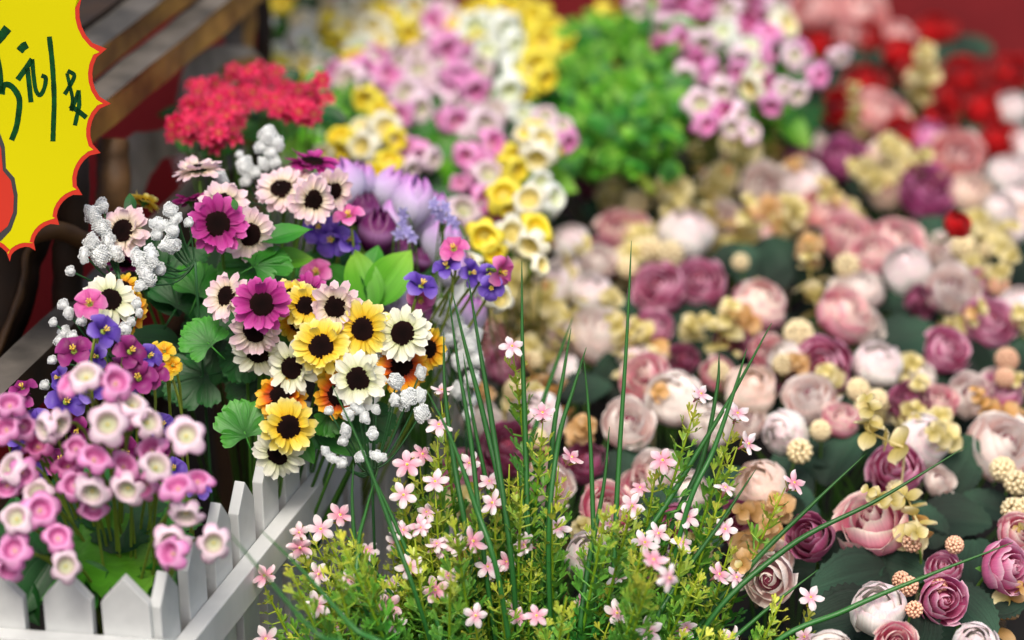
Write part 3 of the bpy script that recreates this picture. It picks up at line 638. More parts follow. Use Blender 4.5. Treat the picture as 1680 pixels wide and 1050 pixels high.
# ------------------------------------------------------------------ 2. baby's breath
def blossom_mesh(v):
    def make():
        rr = random.Random(v + 40); b = MB(); L = [1.0, 1.5, 1.9, 1.2][v]
        core = ico(1, 2); b.add(([V((p[0] * .8, p[1] * .8 * L, p[2] * .8)) for p in core[0]], core[1], core[2]))
        small = ico(1, 1); n = int(170 * L)
        for i in range(n):
            z = 1 - 2 * (i + .5) / n; a = i * 2.39996; q = math.sqrt(1 - z * z); p = V((q * math.cos(a), z * L, q * math.sin(a)))
            p *= .86 * (1 + .5 * NZ.noise(p * 1.3 + V((v * 5, 0, 0)))); s = rr.uniform(.09, .145); b.add(([V(c) * s + p for c in small[0]], small[1], [(.5, rr.random())] * len(small[0])))
        return b.mesh('blossom', ['snow_blossom'])
    return cached(('gy', v), make)
def babys_breath(label, D, items, base_px, shift=(0, .03)):
    pts = [P(x, y, D + dd) for x, y, s, v, a, dd in items]; b = V((P(base_px[0], base_px[1], D).x, P(base_px[0], base_px[1], D).y + .03, 0))
    T = thing('babys_breath', label, 'flowers', b, 'sprays of white babys breath')
    hub = P(base_px[0], base_px[1], D + .02)
    part('stem', MB().add(tube(bez(b, V((b.x, b.y, hub.z * .5)), hub - V((0, 0, .05)), hub, 8), .0014, 6)).mesh('stem', ['dark_stem']), T)
    for (x, y, s, v, a, dd), p in zip(items, pts):
        r = s / 2 / FPX * (D + dd)
        part('blossom', blossom_mesh(v), T, frame(p, facing(gauss(.3), gauss(.3)), math.radians(a), r * .86 / (1 + .3 * (v in (1, 2)))))
        m = hub.lerp(p, .5) + V((0, .01, -.015)); part('stem', MB().add(tube(bez(hub, hub.lerp(m, .7) - V((0, 0, .01)), m, p, 8), .0009, 5)).mesh('stem', ['dark_stem']), T)
    return T
babys_breath('loose white babys breath beside the wooden posts under the yellow card', 2.16, [
    (152, 352, 42, 1, 20, .02), (168, 338, 30, 0, 0, .03), (165, 372, 36, 3, 60, .02), (150, 398, 40, 1, -20, .01), (178, 395, 34, 2, 0, .02), (165, 420, 38, 3, 10, .01), (138, 418, 26, 2, -10, .0), (116, 445, 20, 0, 0, .0), (190, 415, 34, 1, 30, .02)], (195, 450))
babys_breath('white babys breath spray left of the big magenta daisy', 2.15, [
    (280, 345, 28, 3, 40, .0), (290, 358, 26, 1, -40, .0), (262, 368, 34, 2, 70, .0), (284, 378, 30, 0, 0, .0), (258, 385, 24, 0, 0, .0), (278, 402, 42, 1, 80, .0), (228, 425, 36, 2, 20, -.01), (248, 420, 36, 2, -10, -.01), (240, 448, 40, 2, 35, -.01), (232, 468, 28, 1, -60, -.01), (262, 442, 26, 0, 0, 0), (310, 365, 20, 0, 0, .01)], (320, 430))
babys_breath('tall white babys breath behind the pale pink daisies', 2.34, [
    (440, 222, 36, 3, 0, .0), (455, 236, 30, 0, 0, .0), (428, 242, 26, 0, 0, 0), (445, 250, 28, 0, 0, 0), (402, 272, 34, 3, 0, .0), (420, 284, 24, 0, 0, .0), (432, 268, 28, 1, 30, .0), (452, 268, 28, 0, 0, .0), (404, 298, 24, 0, 0, 0), (362, 292, 32, 1, 40, -.05), (393, 254, 16, 0, 0, 0)], (440, 330))
babys_breath('white babys breath by the violet freesias and cream daisies', 2.12, [
    (104, 500, 22, 0, 0, 0), (112, 512, 26, 1, 10, 0), (88, 529, 18, 0, 0, 0), (134, 527, 20, 0, 0, 0), (106, 546, 26, 3, 0, .01), (98, 560, 22, 0, 0, .01), (120, 552, 22, 0, 0, 0), (86, 591, 18, 0, 0, .01), (205, 540, 26, 0, 0, -.01), (216, 528, 18, 0, 0, 0), (225, 498, 22, 0, 0, .01), (212, 565, 22, 0, 0, 0), (228, 512, 20, 1, 0, .01), (74, 632, 20, 0, 0, .05), (82, 655, 20, 3, 0, .05)], (175, 580))
babys_breath('white babys breath hanging under the cream daisies over the white rail', 2.12, [
    (650, 626, 30, 3, 20, 0), (648, 656, 28, 1, 0, 0), (670, 652, 34, 3, 0, 0), (690, 648, 30, 1, 0, 0), (664, 664, 28, 0, 0, .01), (692, 678, 32, 3, 0, 0), (617, 672, 20, 0, 0, 0), (586, 668, 30, 1, 50, 0), (572, 680, 26, 0, 0, 0), (598, 684, 26, 1, 20, 0), (567, 706, 28, 1, 10, 0), (563, 724, 20, 0, 0, 0), (612, 712, 26, 0, 0, -.01), (620, 748, 26, 2, 70, -.01), (592, 750, 24, 0, 0, -.01), (534, 740, 22, 1, 30, -.01), (546, 752, 22, 2, 60, -.01), (562, 760, 22, 0, 0, -.01), (540, 674, 18, 0, 0, .01), (690, 610, 28, 1, 10, .02), (612, 592, 40, 3, 0, .03)], (610, 770))
babys_breath('cluster of white babys breath under the lilac tulips', 2.30, [
    (742, 522, 40, 3, 0, 0), (758, 545, 38, 1, 0, 0), (770, 568, 40, 3, 0, 0), (782, 590, 34, 0, 0, 0), (735, 555, 30, 0, 0, 0), (722, 576, 34, 1, 20, 0), (754, 592, 34, 3, 0, 0), (776, 622, 32, 0, 0, 0), (720, 520, 26, 0, 0, 0), (752, 640, 34, 1, 0, 0), (772, 655, 32, 0, 0, .02), (782, 548, 30, 1, 0, 0), (728, 500, 26, 0, 0, 0), (770, 680, 26, 0, 0, 0)], (765, 690))

# ------------------------------------------------------------------ 3. freesias and tulips
def freesia_bunch(label, D, items, base_shift=(0, .05)):
    pts = [P(i[0], i[1], D + i[6]) for i in items]; b = base_of(pts, base_shift)
    T = thing('freesia_bunch', label, 'flowers', b, 'bunches of artificial freesias')
    for (x, y, s, c, fx, fy, dd), p in zip(items, pts):
        m = {'v': 'violet_petal', 'k': 'pink_freesia_petal', 'u': 'plum_petal', 'g': 'golden_daisy'}[c]; n = facing(fx + gauss(.6), fy + .35 + gauss(.5))
        freesia(T, p, n, s / 1.7 / FPX * (D + dd), m, {'v': 'violet freesia flower', 'k': 'pink freesia flower', 'u': 'plum purple freesia flower', 'g': 'small yellow flower'}[c]); stem(T, b + V((gauss(.008), gauss(.008), 0)), p, n, .0014, 'lime_stem', .012)
    return T
fA = freesia_bunch('plum and violet freesias between the shelf board and the pink bells', 2.07, [
    (168, 545, 56, 'v', .0, .1, -.01), (148, 500, 50, 'k', -.2, .4, .02), (122, 578, 56, 'u', -.3, .3, .02), (212, 578, 54, 'u', .2, .4, .0), (245, 585, 40, 'v', .4, .1, .01), (228, 622, 56, 'u', .3, .1, .0), (250, 615, 50, 'u', .5, .2, .01), (196, 610, 46, 'u', 0, .2, .02),
    (38, 640, 44, 'u', .3, .6, .05), (30, 665, 50, 'u', 0, .2, .05), (108, 660, 60, 'v', 0, .3, .05), (60, 700, 56, 'v', -.2, .2, .05), (30, 715, 56, 'v', 0, 0, .05), (150, 640, 56, 'v', 0, .2, .05), (210, 660, 50, 'v', 0, .1, .04), (100, 620, 40, 'v', 0, .4, .05), (160, 585, 40, 'v', 0, .2, .05), (130, 700, 50, 'u', 0, .2, .06),
    (255, 740, 46, 'u', .3, 0, .05), (265, 700, 44, 'v', .3, 0, .04), (270, 770, 44, 'u', .3, -.2, .04), (325, 805, 40, 'v', .3, -.2, -.02), (285, 770, 40, 'v', .2, 0, .03), (200, 740, 50, 'u', 0, 0, .05), (100, 760, 56, 'u', 0, 0, .07), (60, 780, 50, 'v', 0, 0, .07)])
fY = freesia_bunch('small sprig of yellow flowers between plum freesias and green leaves', 2.12, [(270, 577, 34, 'g', .1, .3, 0), (283, 600, 30, 'g', .3, .1, 0), (274, 612, 30, 'g', .1, -.2, 0), (258, 575, 28, 'g', -.3, .3, .01)])
fB = freesia_bunch('violet and pink freesias in front of the dark purple tulip', 2.30, [
    (573, 358, 50, 'k', .1, .0, -.02), (522, 376, 50, 'v', -.3, .2, 0), (545, 392, 56, 'v', 0, -.1, 0), (568, 398, 46, 'v', .4, -.3, 0), (520, 450, 50, 'k', -.3, -.6, -.01), (535, 375, 44, 'v', 0, .3, .02)])
fC = freesia_bunch('violet and pink freesias beside the pale tulips, with long green stems', 2.24, [
    (690, 472, 56, 'v', -.1, .2, -.01), (745, 410, 46, 'k', .2, .2, 0), (735, 440, 46, 'v', -.2, -.1, 0), (770, 448, 44, 'v', .3, -.2, .01), (818, 445, 52, 'k', .5, .1, 0), (806, 472, 40, 'v', -.1, -.6, 0), (800, 452, 36, 'v', -.4, 0, .01), (690, 490, 44, 'k', .2, -.5, .02)], (-.16, .12))
def tulip_bunch(label, D, items, shift=(0, .04)):
    pts = [P(i[0], i[1], D + i[6]) for i in items]; b = base_of(pts, shift); T = thing('tulip_bunch', label, 'flowers', b, 'bunches of artificial tulips')
    for (x, y, s, c, fx, fy, dd), p in zip(items, pts):
        n = facing(fx, fy, .35); m = {'l': 'lilac_tulip', 'd': 'purple_tulip'}[c]
        tulip(T, p, n, s / 1.72 / FPX * (D + dd), m, {'l': 'pale lilac tulip', 'd': 'dark purple tulip with pale flame'}[c] if c == 'l' else 'dark purple tulip'); stem(T, b + V((gauss(.01), gauss(.01), 0)), p, n, .0024, 'green_stem', .03)
    return T
tA = tulip_bunch('pale lilac and dark purple tulips behind the violet freesias', 2.40, [
    (566, 302, 74, 'l', -.25, 1.0, .03), (620, 384, 72, 'd', .12, .9, -.04), (598, 345, 56, 'd', 0, .8, .03), (678, 332, 78, 'l', .2, 1.0, .02), (640, 312, 70, 'l', .5, .9, .07), (535, 320, 66, 'l', -.6, .6, .05), (725, 400, 72, 'l', .3, 1, .0), (700, 372, 60, 'l', 0, .8, .05), (655, 505, 70, 'l', -.5, .7, -.06), (768, 520, 66, 'l', .3, .9, -.06), (700, 520, 50, 'd', 0, 1, .02), (692, 428, 40, 'd', .2, .8, .0), (648, 362, 62, 'l', .0, 1, .03), (745, 440, 60, 'l', .4, .8, -.02), (590, 300, 60, 'l', .2, 1, .06), (710, 345, 56, 'l', .4, 1, .06), (655, 410, 50, 'd', .2, .8, .0)])
for x, y, s, a, k, m, dd in [(595, 460, 120, 100, 'oval', 'lime_leaf', -.12), (560, 470, 130, 130, 'oval', 'fresh_leaf', -.11), (640, 455, 130, 60, 'oval', 'lime_leaf', -.11), (610, 440, 90, 85, 'oval', 'fresh_leaf', -.10), (520, 440, 100, 110, 'lobed', 'fresh_leaf', -.08), (480, 455, 110, 150, 'lobed', 'fresh_leaf', -.08), (560, 430, 100, 100, 'oval', 'deep_leaf', -.05), (670, 470, 90, 20, 'oval', 'deep_leaf', -.05),
        (540, 350, 120, 90, 'oval', 'deep_leaf', .10), (660, 400, 120, 80, 'oval', 'deep_leaf', .08), (610, 350, 120, 70, 'oval', 'deep_leaf', .12), (690, 450, 90, 60, 'oval', 'deep_leaf', .06)]:
    leaf(tA, x, y, 2.40 + dd, s, a, k, m, gauss(.2), .5)
# tiny lilac florets
def star_floret(mat, pet=6, v=0):
    def make():
        b = MB()
        for i in range(pet):
            b.add(grid(lambda u, t: V((u * .30 * math.sin(math.pi * (.15 + .8 * t)), .08 + .92 * t, .25 * t - .32 * t * t * (1 + .3 * (i % 2)) + .1 * u * u)), 3, 4), 0, M.Rotation(i * 2 * math.pi / pet + .1 * math.sin(i * 3 + v), 4, 'Z'))
        b.add(tube([V((0, 0, -.7)), V((0, 0, -.1)), V((0, 0, .1))], [.06, .1, .12], 6), 0)
        return b.mesh('floret', [mat])
    return cached(('sf', mat, pet, v), make)
lb = P(690, 420, 2.33); LT = thing('lilac_sprig', 'thin sprig of tiny pale lilac florets beside the dark purple tulip', 'flowers', V((lb.x, lb.y + .04, 0)))
for x, y in [(660, 366), (668, 380), (654, 384), (676, 390), (662, 350), (716, 346), (724, 356), (738, 360), (712, 334), (748, 368), (730, 340), (672, 510), (668, 450), (660, 462), (780, 470)]:
    p = P(x, y, 2.33); n = facing(gauss(.5), gauss(.5)); part('floret', star_floret('lilac_floret', 5), LT, frame(p, n, rnd(0, 6), 13 / FPX * 2.33)); stem(LT, LT.location, p, n, .0009, 'green_stem', .005)

# ------------------------------------------------------------------ 4. bells
BM = {'k': ('pink_bell', 'pink bell flower'), 'p': ('pale_bell', 'pale pink bell flower'), 'd': ('deep_bell', 'deep pink bell flower'), 'c': ('cream_bell', 'cream bell flower'), 'y': ('yellow_bell', 'yellow bell flower'), 'w': ('white_bell', 'greenish white bell flower')}
def bell_bunch(label, items, D=None, z=None, shift=(0, .05), group='bunches of artificial bell flowers', sm='lime_stem', g=.6, tilt=(.3, .2), drop=.03):
    ds = [(DZ(i[1], z) if z is not None else D) + i[6] for i in items]
    pts = [P(i[0], i[1], d) for i, d in zip(items, ds)]; b = base_of(pts, shift)
    T = thing('bell_flower_bunch', label, 'flowers', b, group)
    for (x, y, s, c, fx, fy, dd), p, d in zip(items, pts, ds):
        n = facing(fx + gauss(tilt[0]), fy * (1 if fy < 0 else .6) + (tilt[1] + gauss(tilt[0]) if fy > -.25 else 0)); r = s / 2.36 / FPX * d
        part('bell', bell_mesh(BM[c][0], R.randrange(3)), T, frame(p, n, rnd(0, 6.28), r), BM[c][1]); stem(T, b + V((gauss(.012), gauss(.012), 0)), p, n, .0013, sm, r * 1.15, g, drop)
    return T
bA = bell_bunch('bunch of pink and pale pink bell flowers inside the white picket fence', [
    (140, 613, 62, 'p', -.05, .15, -.01), (108, 628, 56, 'k', -.4, .1, .01), (192, 625, 62, 'k', .2, .1, .0), (176, 695, 66, 'p', .0, .15, -.01), (200, 678, 56, 'k', .3, .3, .02), (218, 660, 52, 'p', .2, 1.1, .01), (246, 692, 56, 'p', .5, .4, .01), (306, 712, 62, 'p', .4, .3, .0),
    (157, 748, 62, 'k', -.05, .1, .0), (205, 760, 56, 'k', .2, .0, .02), (245, 735, 56, 'k', .1, .6, .03), (258, 762, 62, 'p', .0, .6, .0), (290, 795, 62, 'k', -.1, .3, -.01), (325, 785, 50, 'k', .5, .4, .02), (208, 805, 56, 'p', -.2, -.3, .01), (235, 800, 50, 'k', .2, -.4, .03), (305, 848, 58, 'p', .1, -.9, .0), (277, 907, 62, 'k', .05, .1, -.01), (280, 890, 56, 'p', .0, .6, .01), (350, 892, 58, 'p', .35, -.1, .0),
    (25, 848, 60, 'p', -.05, .0, -.01), (68, 835, 62, 'k', .1, .0, .0), (20, 900, 60, 'k', .0, .0, -.01), (95, 880, 56, 'k', .1, .0, .0), (108, 928, 56, 'p', .1, -.2, -.01), (15, 935, 50, 'k', -.1, -.4, .02),
    (15, 660, 56, 'k', -.2, .3, .03), (8, 700, 56, 'k', -.3, .0, .03), (70, 705, 54, 'p', -.3, -.3, .02), (100, 698, 50, 'p', .3, -.4, .02), (125, 732, 48, 'k', -.1, .5, .03), (15, 765, 56, 'p', -.2, .1, .03), (38, 780, 50, 'k', .2, -.4, .03), (10, 800, 50, 'k', -.3, -.3, .03), (120, 795, 56, 'k', -.2, .1, .02), (150, 810, 56, 'p', .1, -.4, .01), (152, 838, 52, 'k', .2, -.5, .03), (60, 805, 54, 'p', 0, .4, .03), (60, 730, 50, 'd', 0, -.2, .06), (110, 760, 50, 'd', 0, 0, .06), (40, 700, 44, 'k', .3, -.2, .05)], D=1.93, shift=(-.0, .10), g=.98, tilt=(.36, .45), drop=-.004)
for x, y, s, a, k, m, dd, fy in [(190, 915, 180, 20, 'frill', 'lime_leaf', .05, .9), (230, 880, 170, 60, 'frill', 'fresh_leaf', .08, .8), (120, 960, 120, -160, 'oval', 'fresh_leaf', .04, .5), (60, 960, 110, -120, 'oval', 'deep_leaf', .05, .3), (150, 990, 50, -90, 'oval', 'fresh_leaf', .03, .2), (262, 850, 150, 80, 'frill', 'fresh_leaf', .10, .6),
        (170, 870, 160, 100, 'frill', 'deep_leaf', .10, .6), (90, 860, 160, 120, 'oval', 'deep_leaf', .10, .5), (30, 880, 150, 100, 'oval', 'deep_leaf', .10, .5), (280, 960, 120, 60, 'frill', 'deep_leaf', .08, .4), (230, 940, 120, -30, 'frill', 'fresh_leaf', .06, .9), (45, 985, 90, -60, 'oval', 'deep_leaf', .05, .3), (120, 820, 160, 90, 'oval', 'deep_leaf', .13, .5), (200, 830, 160, 90, 'frill', 'deep_leaf', .13, .5)]:
    leaf(bA, x, y, 1.93 + dd + (.06 if y > 840 else 0), s * 1.05, a, k, m, gauss(.2), fy)
for x, y, r_ in [(236, 560, 12), (372, 610, 9)]:
    pass
bB = bell_bunch('pink and pale bell flowers with yellow ones, heaped behind the lilac tulips', [
    (568, 132, 66, 'p', -.1, .1, 0), (553, 120, 56, 'k', -.5, .2, .04), (602, 118, 60, 'k', .2, .2, .02), (638, 122, 56, 'k', .2, .1, .02), (592, 140, 56, 'p', .3, 0, .03), (663, 152, 66, 'p', .0, .1, 0), (688, 112, 64, 'p', .3, .3, .03), (655, 190, 56, 'k', 0, -.2, .02), (620, 88, 44, 'k', .2, .6, .05), (640, 165, 44, 'k', -.2, -.3, .04),
    (668, 245, 56, 'k', .0, .2, 0), (690, 258, 50, 'k', .1, -.5, .02), (712, 262, 44, 'p', .8, -.2, .02), (675, 278, 44, 'p', -.1, -.8, .03), (690, 178, 52, 'p', 0, -.2, .04), (750, 200, 56, 'k', .0, .15, 0), (732, 198, 50, 'k', -.6, .0, .03), (798, 206, 64, 'p', .2, .1, .0), (780, 222, 56, 'p', -.2, -.2, .03), (812, 235, 60, 'k', .4, .3, .0), (765, 258, 50, 'k', -.3, -.1, .01), (790, 270, 50, 'k', .1, -.1, .02), (803, 284, 64, 'p', .0, .15, -.02), (762, 342, 64, 'p', .0, .2, -.02), (795, 330, 60, 'k', .5, -.2, .02), (812, 355, 56, 'd', .4, -.4, .03), (755, 300, 36, 'k', -.2, -.2, .03), (775, 305, 36, 'd', .1, -.4, .05),
    (735, 80, 56, 'k', .5, -.4, .05), (765, 95, 50, 'k', .7, -.3, .05), (750, 125, 56, 'k', -.2, -.7, .03), (745, 145, 50, 'k', 0, -.8, .03), (780, 150, 56, 'k', .5, -.7, .03), (790, 110, 60, 'p', .6, 0, .06), (720, 105, 40, 'p', -.3, .3, .06), (700, 130, 50, 'p', -.2, .2, .06), (715, 165, 50, 'p', 0, -.3, .06), (770, 180, 40, 'p', .3, -.2, .06), (810, 180, 60, 'p', .1, .6, .06), (735, 160, 44, 'k', .1, -.3, .07), (760, 165, 44, 'p', .2, -.1, .07), (700, 75, 50, 'p', -.2, .3, .08), (680, 90, 50, 'p', -.3, 0, .08), (655, 100, 44, 'p', 0, .4, .08)], z=.42, shift=(.0, .04))
bC = bell_bunch('cream and yellow bell flowers close to the pale tulips', [
    (592, 240, 58, 'c', -.1, .1, 0), (632, 208, 58, 'c', .3, .2, 0), (556, 222, 56, 'y', -.3, .4, .02), (560, 248, 50, 'y', -.1, -.5, .03), (612, 285, 66, 'y', .1, .2, -.02), (640, 262, 50, 'y', .5, 0, .02), (650, 230, 44, 'y', .4, -.4, .03), (600, 165, 56, 'y', -.2, -.4, .05), (625, 178, 50, 'y', .2, .3, .05), (530, 250, 36, 'c', -.2, .2, .03), (700, 355, 56, 'c', .3, .5, -.05), (720, 378, 50, 'y', .4, .2, -.05), (590, 205, 50, 'c', -.1, .6, .05)], z=.45, shift=(0, .05))
bD = bell_bunch('cream and yellow bell flowers in a column above the violet freesias', [
    (893, 228, 60, 'c', .1, .2, -.02), (875, 212, 56, 'y', -.1, .8, .02), (860, 218, 44, 'c', -.6, .2, .02), (880, 262, 60, 'c', -.1, -.6, .0), (845, 258, 56, 'y', -.2, .2, .01), (850, 280, 50, 'y', .3, -.3, .02), (826, 318, 60, 'y', -.1, .3, -.02), (868, 326, 62, 'c', .05, .2, -.03), (795, 390, 66, 'y', -.1, .2, -.04), (842, 382, 64, 'c', -.05, .15, -.03), (882, 372, 60, 'y', .3, .2, -.02), (868, 405, 60, 'c', .1, -.6, -.02), (835, 345, 44, 'y', 0, -.7, .01), (905, 240, 40, 'y', .5, .4, .03), (810, 415, 50, 'y', .2, -.4, .0),
    (925, 205, 50, 'p', .5, .5, .03), (895, 188, 44, 'p', .2, .9, .06), (932, 235, 44, 'k', .8, -.4, .03), (915, 245, 36, 'k', .6, -.8, .04), (912, 325, 56, 'w', .9, .2, .02), (888, 298, 44, 'w', .3, .1, .04), (765, 430, 50, 'c', -.1, .1, -.05), (822, 490, 54, 'c', .0, .2, -.08), (890, 435, 44, 'c', .4, -.2, .0)], z=.44, shift=(0, .05))
bE = bell_bunch('mixed cream, white and yellow bell flowers at the top by the red wall', [
    (575, 42, 64, 'c', .3, .2, 0), (498, 102, 60, 'c', -.1, .5, 0), (490, 30, 50, 'c', -.3, .6, .03), (505, 35, 46, 'w', .3, .2, .03), (500, 68, 44, 'w', 0, -.2, .02), (485, 62, 40, 'w', -.4, .2, .02), (545, 48, 50, 'y', -.2, -.6, .02), (552, 70, 44, 'y', .1, -.8, .03), (635, 20, 56, 'y', .2, .2, .0), (612, 45, 56, 'c', 0, .2, .02), (600, 12, 50, 'c', .2, .5, .02), (655, 25, 50, 'w', .2, .1, .03), (670, 55, 46, 'y', .3, -.4, .02), (590, 75, 56, 'w', -.2, .2, .03), (625, 65, 46, 'c', .1, -.2, .03), (575, 92, 50, 'y', .1, .5, .01), (540, 15, 46, 'c', -.3, .3, .05), (462, 5, 44, 'y', 0, .5, .03), (445, 112, 56, 'y', -.2, .5, .0), (452, 118, 36, 'w', .3, .3, -.02), (436, 38, 36, 'w', -.8, .6, 0), (452, 84, 40, 'w', -.6, .8, 0), (490, 135, 44, 'y', 0, -.4, .02), (535, 175, 40, 'c', .5, .1, .02), (450, 140, 44, 'y', .3, -.6, .0), (710, 35, 56, 'k', -.5, -.2, .05), (730, 12, 50, 'p', .2, .4, .06), (695, 60, 40, 'p', 0, -.4, .06), (470, 105, 40, 'y', .4, 0, .03), (530, 100, 40, 'w', .2, -.3, .05), (520, 85, 40, 'y', -.2, 0, .06), (650, 60, 44, 'c', 0, 0, .06), (570, 10, 50, 'w', 0, .2, .06), (680, 10, 50, 'c', .1, .3, .08), (620, 0, 50, 'c', 0, .3, .08), (520, 0, 44, 'c', 0, .2, .1), (600, 105, 40, 'c', 0, -.3, .06)], z=.42, shift=(0, .05))
bF = bell_bunch('bright yellow and white flowers between the pink bells and the leafy green bush', [
    (780, 45, 66, 'w', .0, .2, 0), (832, 50, 60, 'w', .2, .3, 0), (846, 75, 50, 'w', .4, -.3, .01), (850, 115, 62, 'w', .2, .3, -.02), (800, 80, 60, 'w', .3, .1, .03), (836, 150, 60, 'w', .4, .0, .0), (875, 30, 66, 'y', .1, .2, .0), (900, 48, 66, 'y', .2, .3, .0), (890, 68, 60, 'y', .0, -.1, -.01), (880, 110, 66, 'y', .1, .2, -.02), (896, 130, 54, 'y', .2, -.4, .0), (930, 85, 60, 'y', .5, .1, .0), (930, 60, 56, 'y', .3, .4, .03), (860, 150, 44, 'y', .1, -.5, .01), (800, 10, 60, 'y', 0, .5, .05), (830, 15, 56, 'y', .1, .4, .05), (855, 8, 50, 'y', .2, .4, .06), (752, 40, 44, 'y', -.3, .4, .04), (782, 70, 40, 'y', 0, -.5, .03), (1000, 30, 60, 'y', .6, -.4, .12), (820, 55, 40, 'y', 0, 0, .05), (860, 185, 50, 'w', .2, .1, .05), (775, 15, 50, 'y', -.3, .5, .08)], z=.42)
bG = bell_bunch('tall pink and pale bell flowers between the leafy green bush and the red roses', [
    (1045, 15, 46, 'p', -.3, .5, .05), (1100, 10, 50, 'k', .1, .3, .05), (1110, 35, 50, 'w', 0, .3, .02), (1085, 45, 46, 'p', -.3, .1, .03), (1120, 65, 52, 'k', .2, .2, 0), (1155, 73, 50, 'p', .05, .15, -.02), (1085, 78, 40, 'd', -.4, .0, .04), (1155, 10, 50, 'k', .1, .2, .06), (1192, 15, 50, 'p', .3, .3, .05), (1228, 40, 44, 'd', .3, .3, .01), (1185, 50, 50, 'w', .1, .3, .02), (1232, 75, 50, 'w', .2, .2, .02), (1262, 50, 48, 'k', .3, .1, 0), (1292, 38, 62, 'c', .1, .3, .0), (1280, 12, 50, 'p', .2, .5, .05), (1248, 8, 46, 'k', 0, .3, .06), (1305, 90, 46, 'p', .5, .0, .02), (1318, 84, 46, 'k', .7, .1, .04), (1265, 90, 44, 'k', .2, -.2, .04), (1145, 100, 44, 'd', .1, -.4, .01), (1170, 120, 50, 'k', .5, -.5, -.01), (1125, 125, 44, 'p', -.1, -.6, .0), (1215, 95, 46, 'p', .3, .1, .02), (1208, 118, 40, 'k', .0, -.4, .03), (1230, 145, 56, 'c', .1, .2, .0), (1150, 170, 56, 'p', -.2, .1, -.01), (1192, 182, 46, 'd', .1, .2, -.01), (1215, 190, 44, 'p', .4, -.2, .0), (1265, 175, 46, 'k', .2, -.6, .0), (1255, 135, 40, 'd', .1, -.4, .03), (1290, 145, 44, 'p', .3, 0, .03), (1310, 155, 44, 'p', .5, -.3, .03), (1345, 125, 44, 'k', .6, 0, .08), (1380, 95, 40, 'p', .5, .3, .08), (1185, 150, 46, 'p', 0, 0, .05), (1160, 205, 44, 'k', 0, -.3, .02), (1200, 210, 44, 'p', .1, -.3, .03), (1235, 215, 44, 'p', .2, 0, .04), (1130, 30, 40, 'd', 0, 0, .1), (1210, 70, 44, 'w', 0, 0, .07), (1245, 110, 44, 'w', 0, 0, .08)], z=.44, tilt=(.6, -.1))
for T, pts in ((bB, [(715, 230), (740, 260), (720, 290), (735, 310), (700, 215), (760, 235), (690, 300), (745, 280)]), (bC, [(575, 200), (540, 215), (610, 200), (520, 225), (505, 210)]), (bD, [(920, 180), (850, 190), (905, 300), (860, 170), (840, 215), (815, 400)]), (bE, [(520, 130), (470, 50), (540, 120), (480, 90), (440, 60), (560, 110)]), (bF, [(820, 85), (850, 95), (840, 30), (900, 155), (870, 95), (800, 110)]), (bG, [(1090, 110), (1150, 140), (1180, 90), (1060, 40), (1290, 120), (1110, 160), (1300, 190), (1240, 180)])):
    for x, y in pts:
        for _ in range(4):
            leaf(T, x + gauss(16), y + gauss(14), DZ(y, .38) + rnd(.0, .08), rnd(80, 130), rnd(0, 360), R.choice(('oval', 'frill')), R.choice(('fresh_leaf', 'deep_leaf', 'lime_leaf')), gauss(.4), .6)

# ------------------------------------------------------------------ 5. crimson cluster
CZ_ = .56
ch = [(330, 150), (350, 182), (372, 160), (352, 222), (402, 132), (452, 145), (482, 162), (516, 156), (502, 188), (380, 192), (432, 122), (312, 205), (345, 200), (470, 182), (322, 178), (425, 152), (398, 165), (362, 215), (300, 210)]
cp = [P(x, y, DZ(y, CZ_)) for x, y in ch]; cb = base_of(cp, (0, .05))
CT = thing('crimson_flower_bunch', 'bunch of crimson pink star flowers by the wavy wooden slab', 'flowers', cb)
for p in cp:
    q = p.copy(); stem(CT, cb, q, facing(0, .6), .0014, 'green_stem', .015)
    for i in range(8):
        o = V((gauss(.0075), gauss(.0075), gauss(.006))); n = facing(o.x * 40 + gauss(.2), .4 + gauss(.35))
        part('floret', star_floret('crimson_floret', 6, i % 3), CT, frame(q + o, n, rnd(0, 6), rnd(.009, .012)))
for i in range(26):
    x, y = R.choice(ch); leaf(CT, x + gauss(28), y + 25 + gauss(18), DZ(y, CZ_ - .03) + rnd(-.02, .06), rnd(50, 90), rnd(0, 360), 'oval', R.choice(('deep_leaf', 'fresh_leaf')), gauss(.4), .6)
# clear plastic sleeve round the crimson bunch
petal_mat('clear_plastic', [(0, 'c8d0d0'), (1, 'e8eeee')], rough=.15, trans=0, spec=.6)
m = MATS['clear_plastic']; pbn = m.node_tree.nodes['Principled BSDF']; pbn.inputs['Alpha'].default_value = .32
sx = P(420, 262, DZ(262, .36))
def sleeve(u, t):
    a = u * 2.4; w = .085 * (1 + .1 * math.sin(u * 17)) * (.7 + .5 * t); return V((math.sin(a) * w, -math.cos(a) * w * .6, -.12 + .14 * t + .012 * math.sin(u * 23 + t * 4)))
part('plastic_sleeve', MB().add(grid(sleeve, 60, 10)).mesh('plastic_sleeve', ['clear_plastic']), CT, M.Translation(sx))

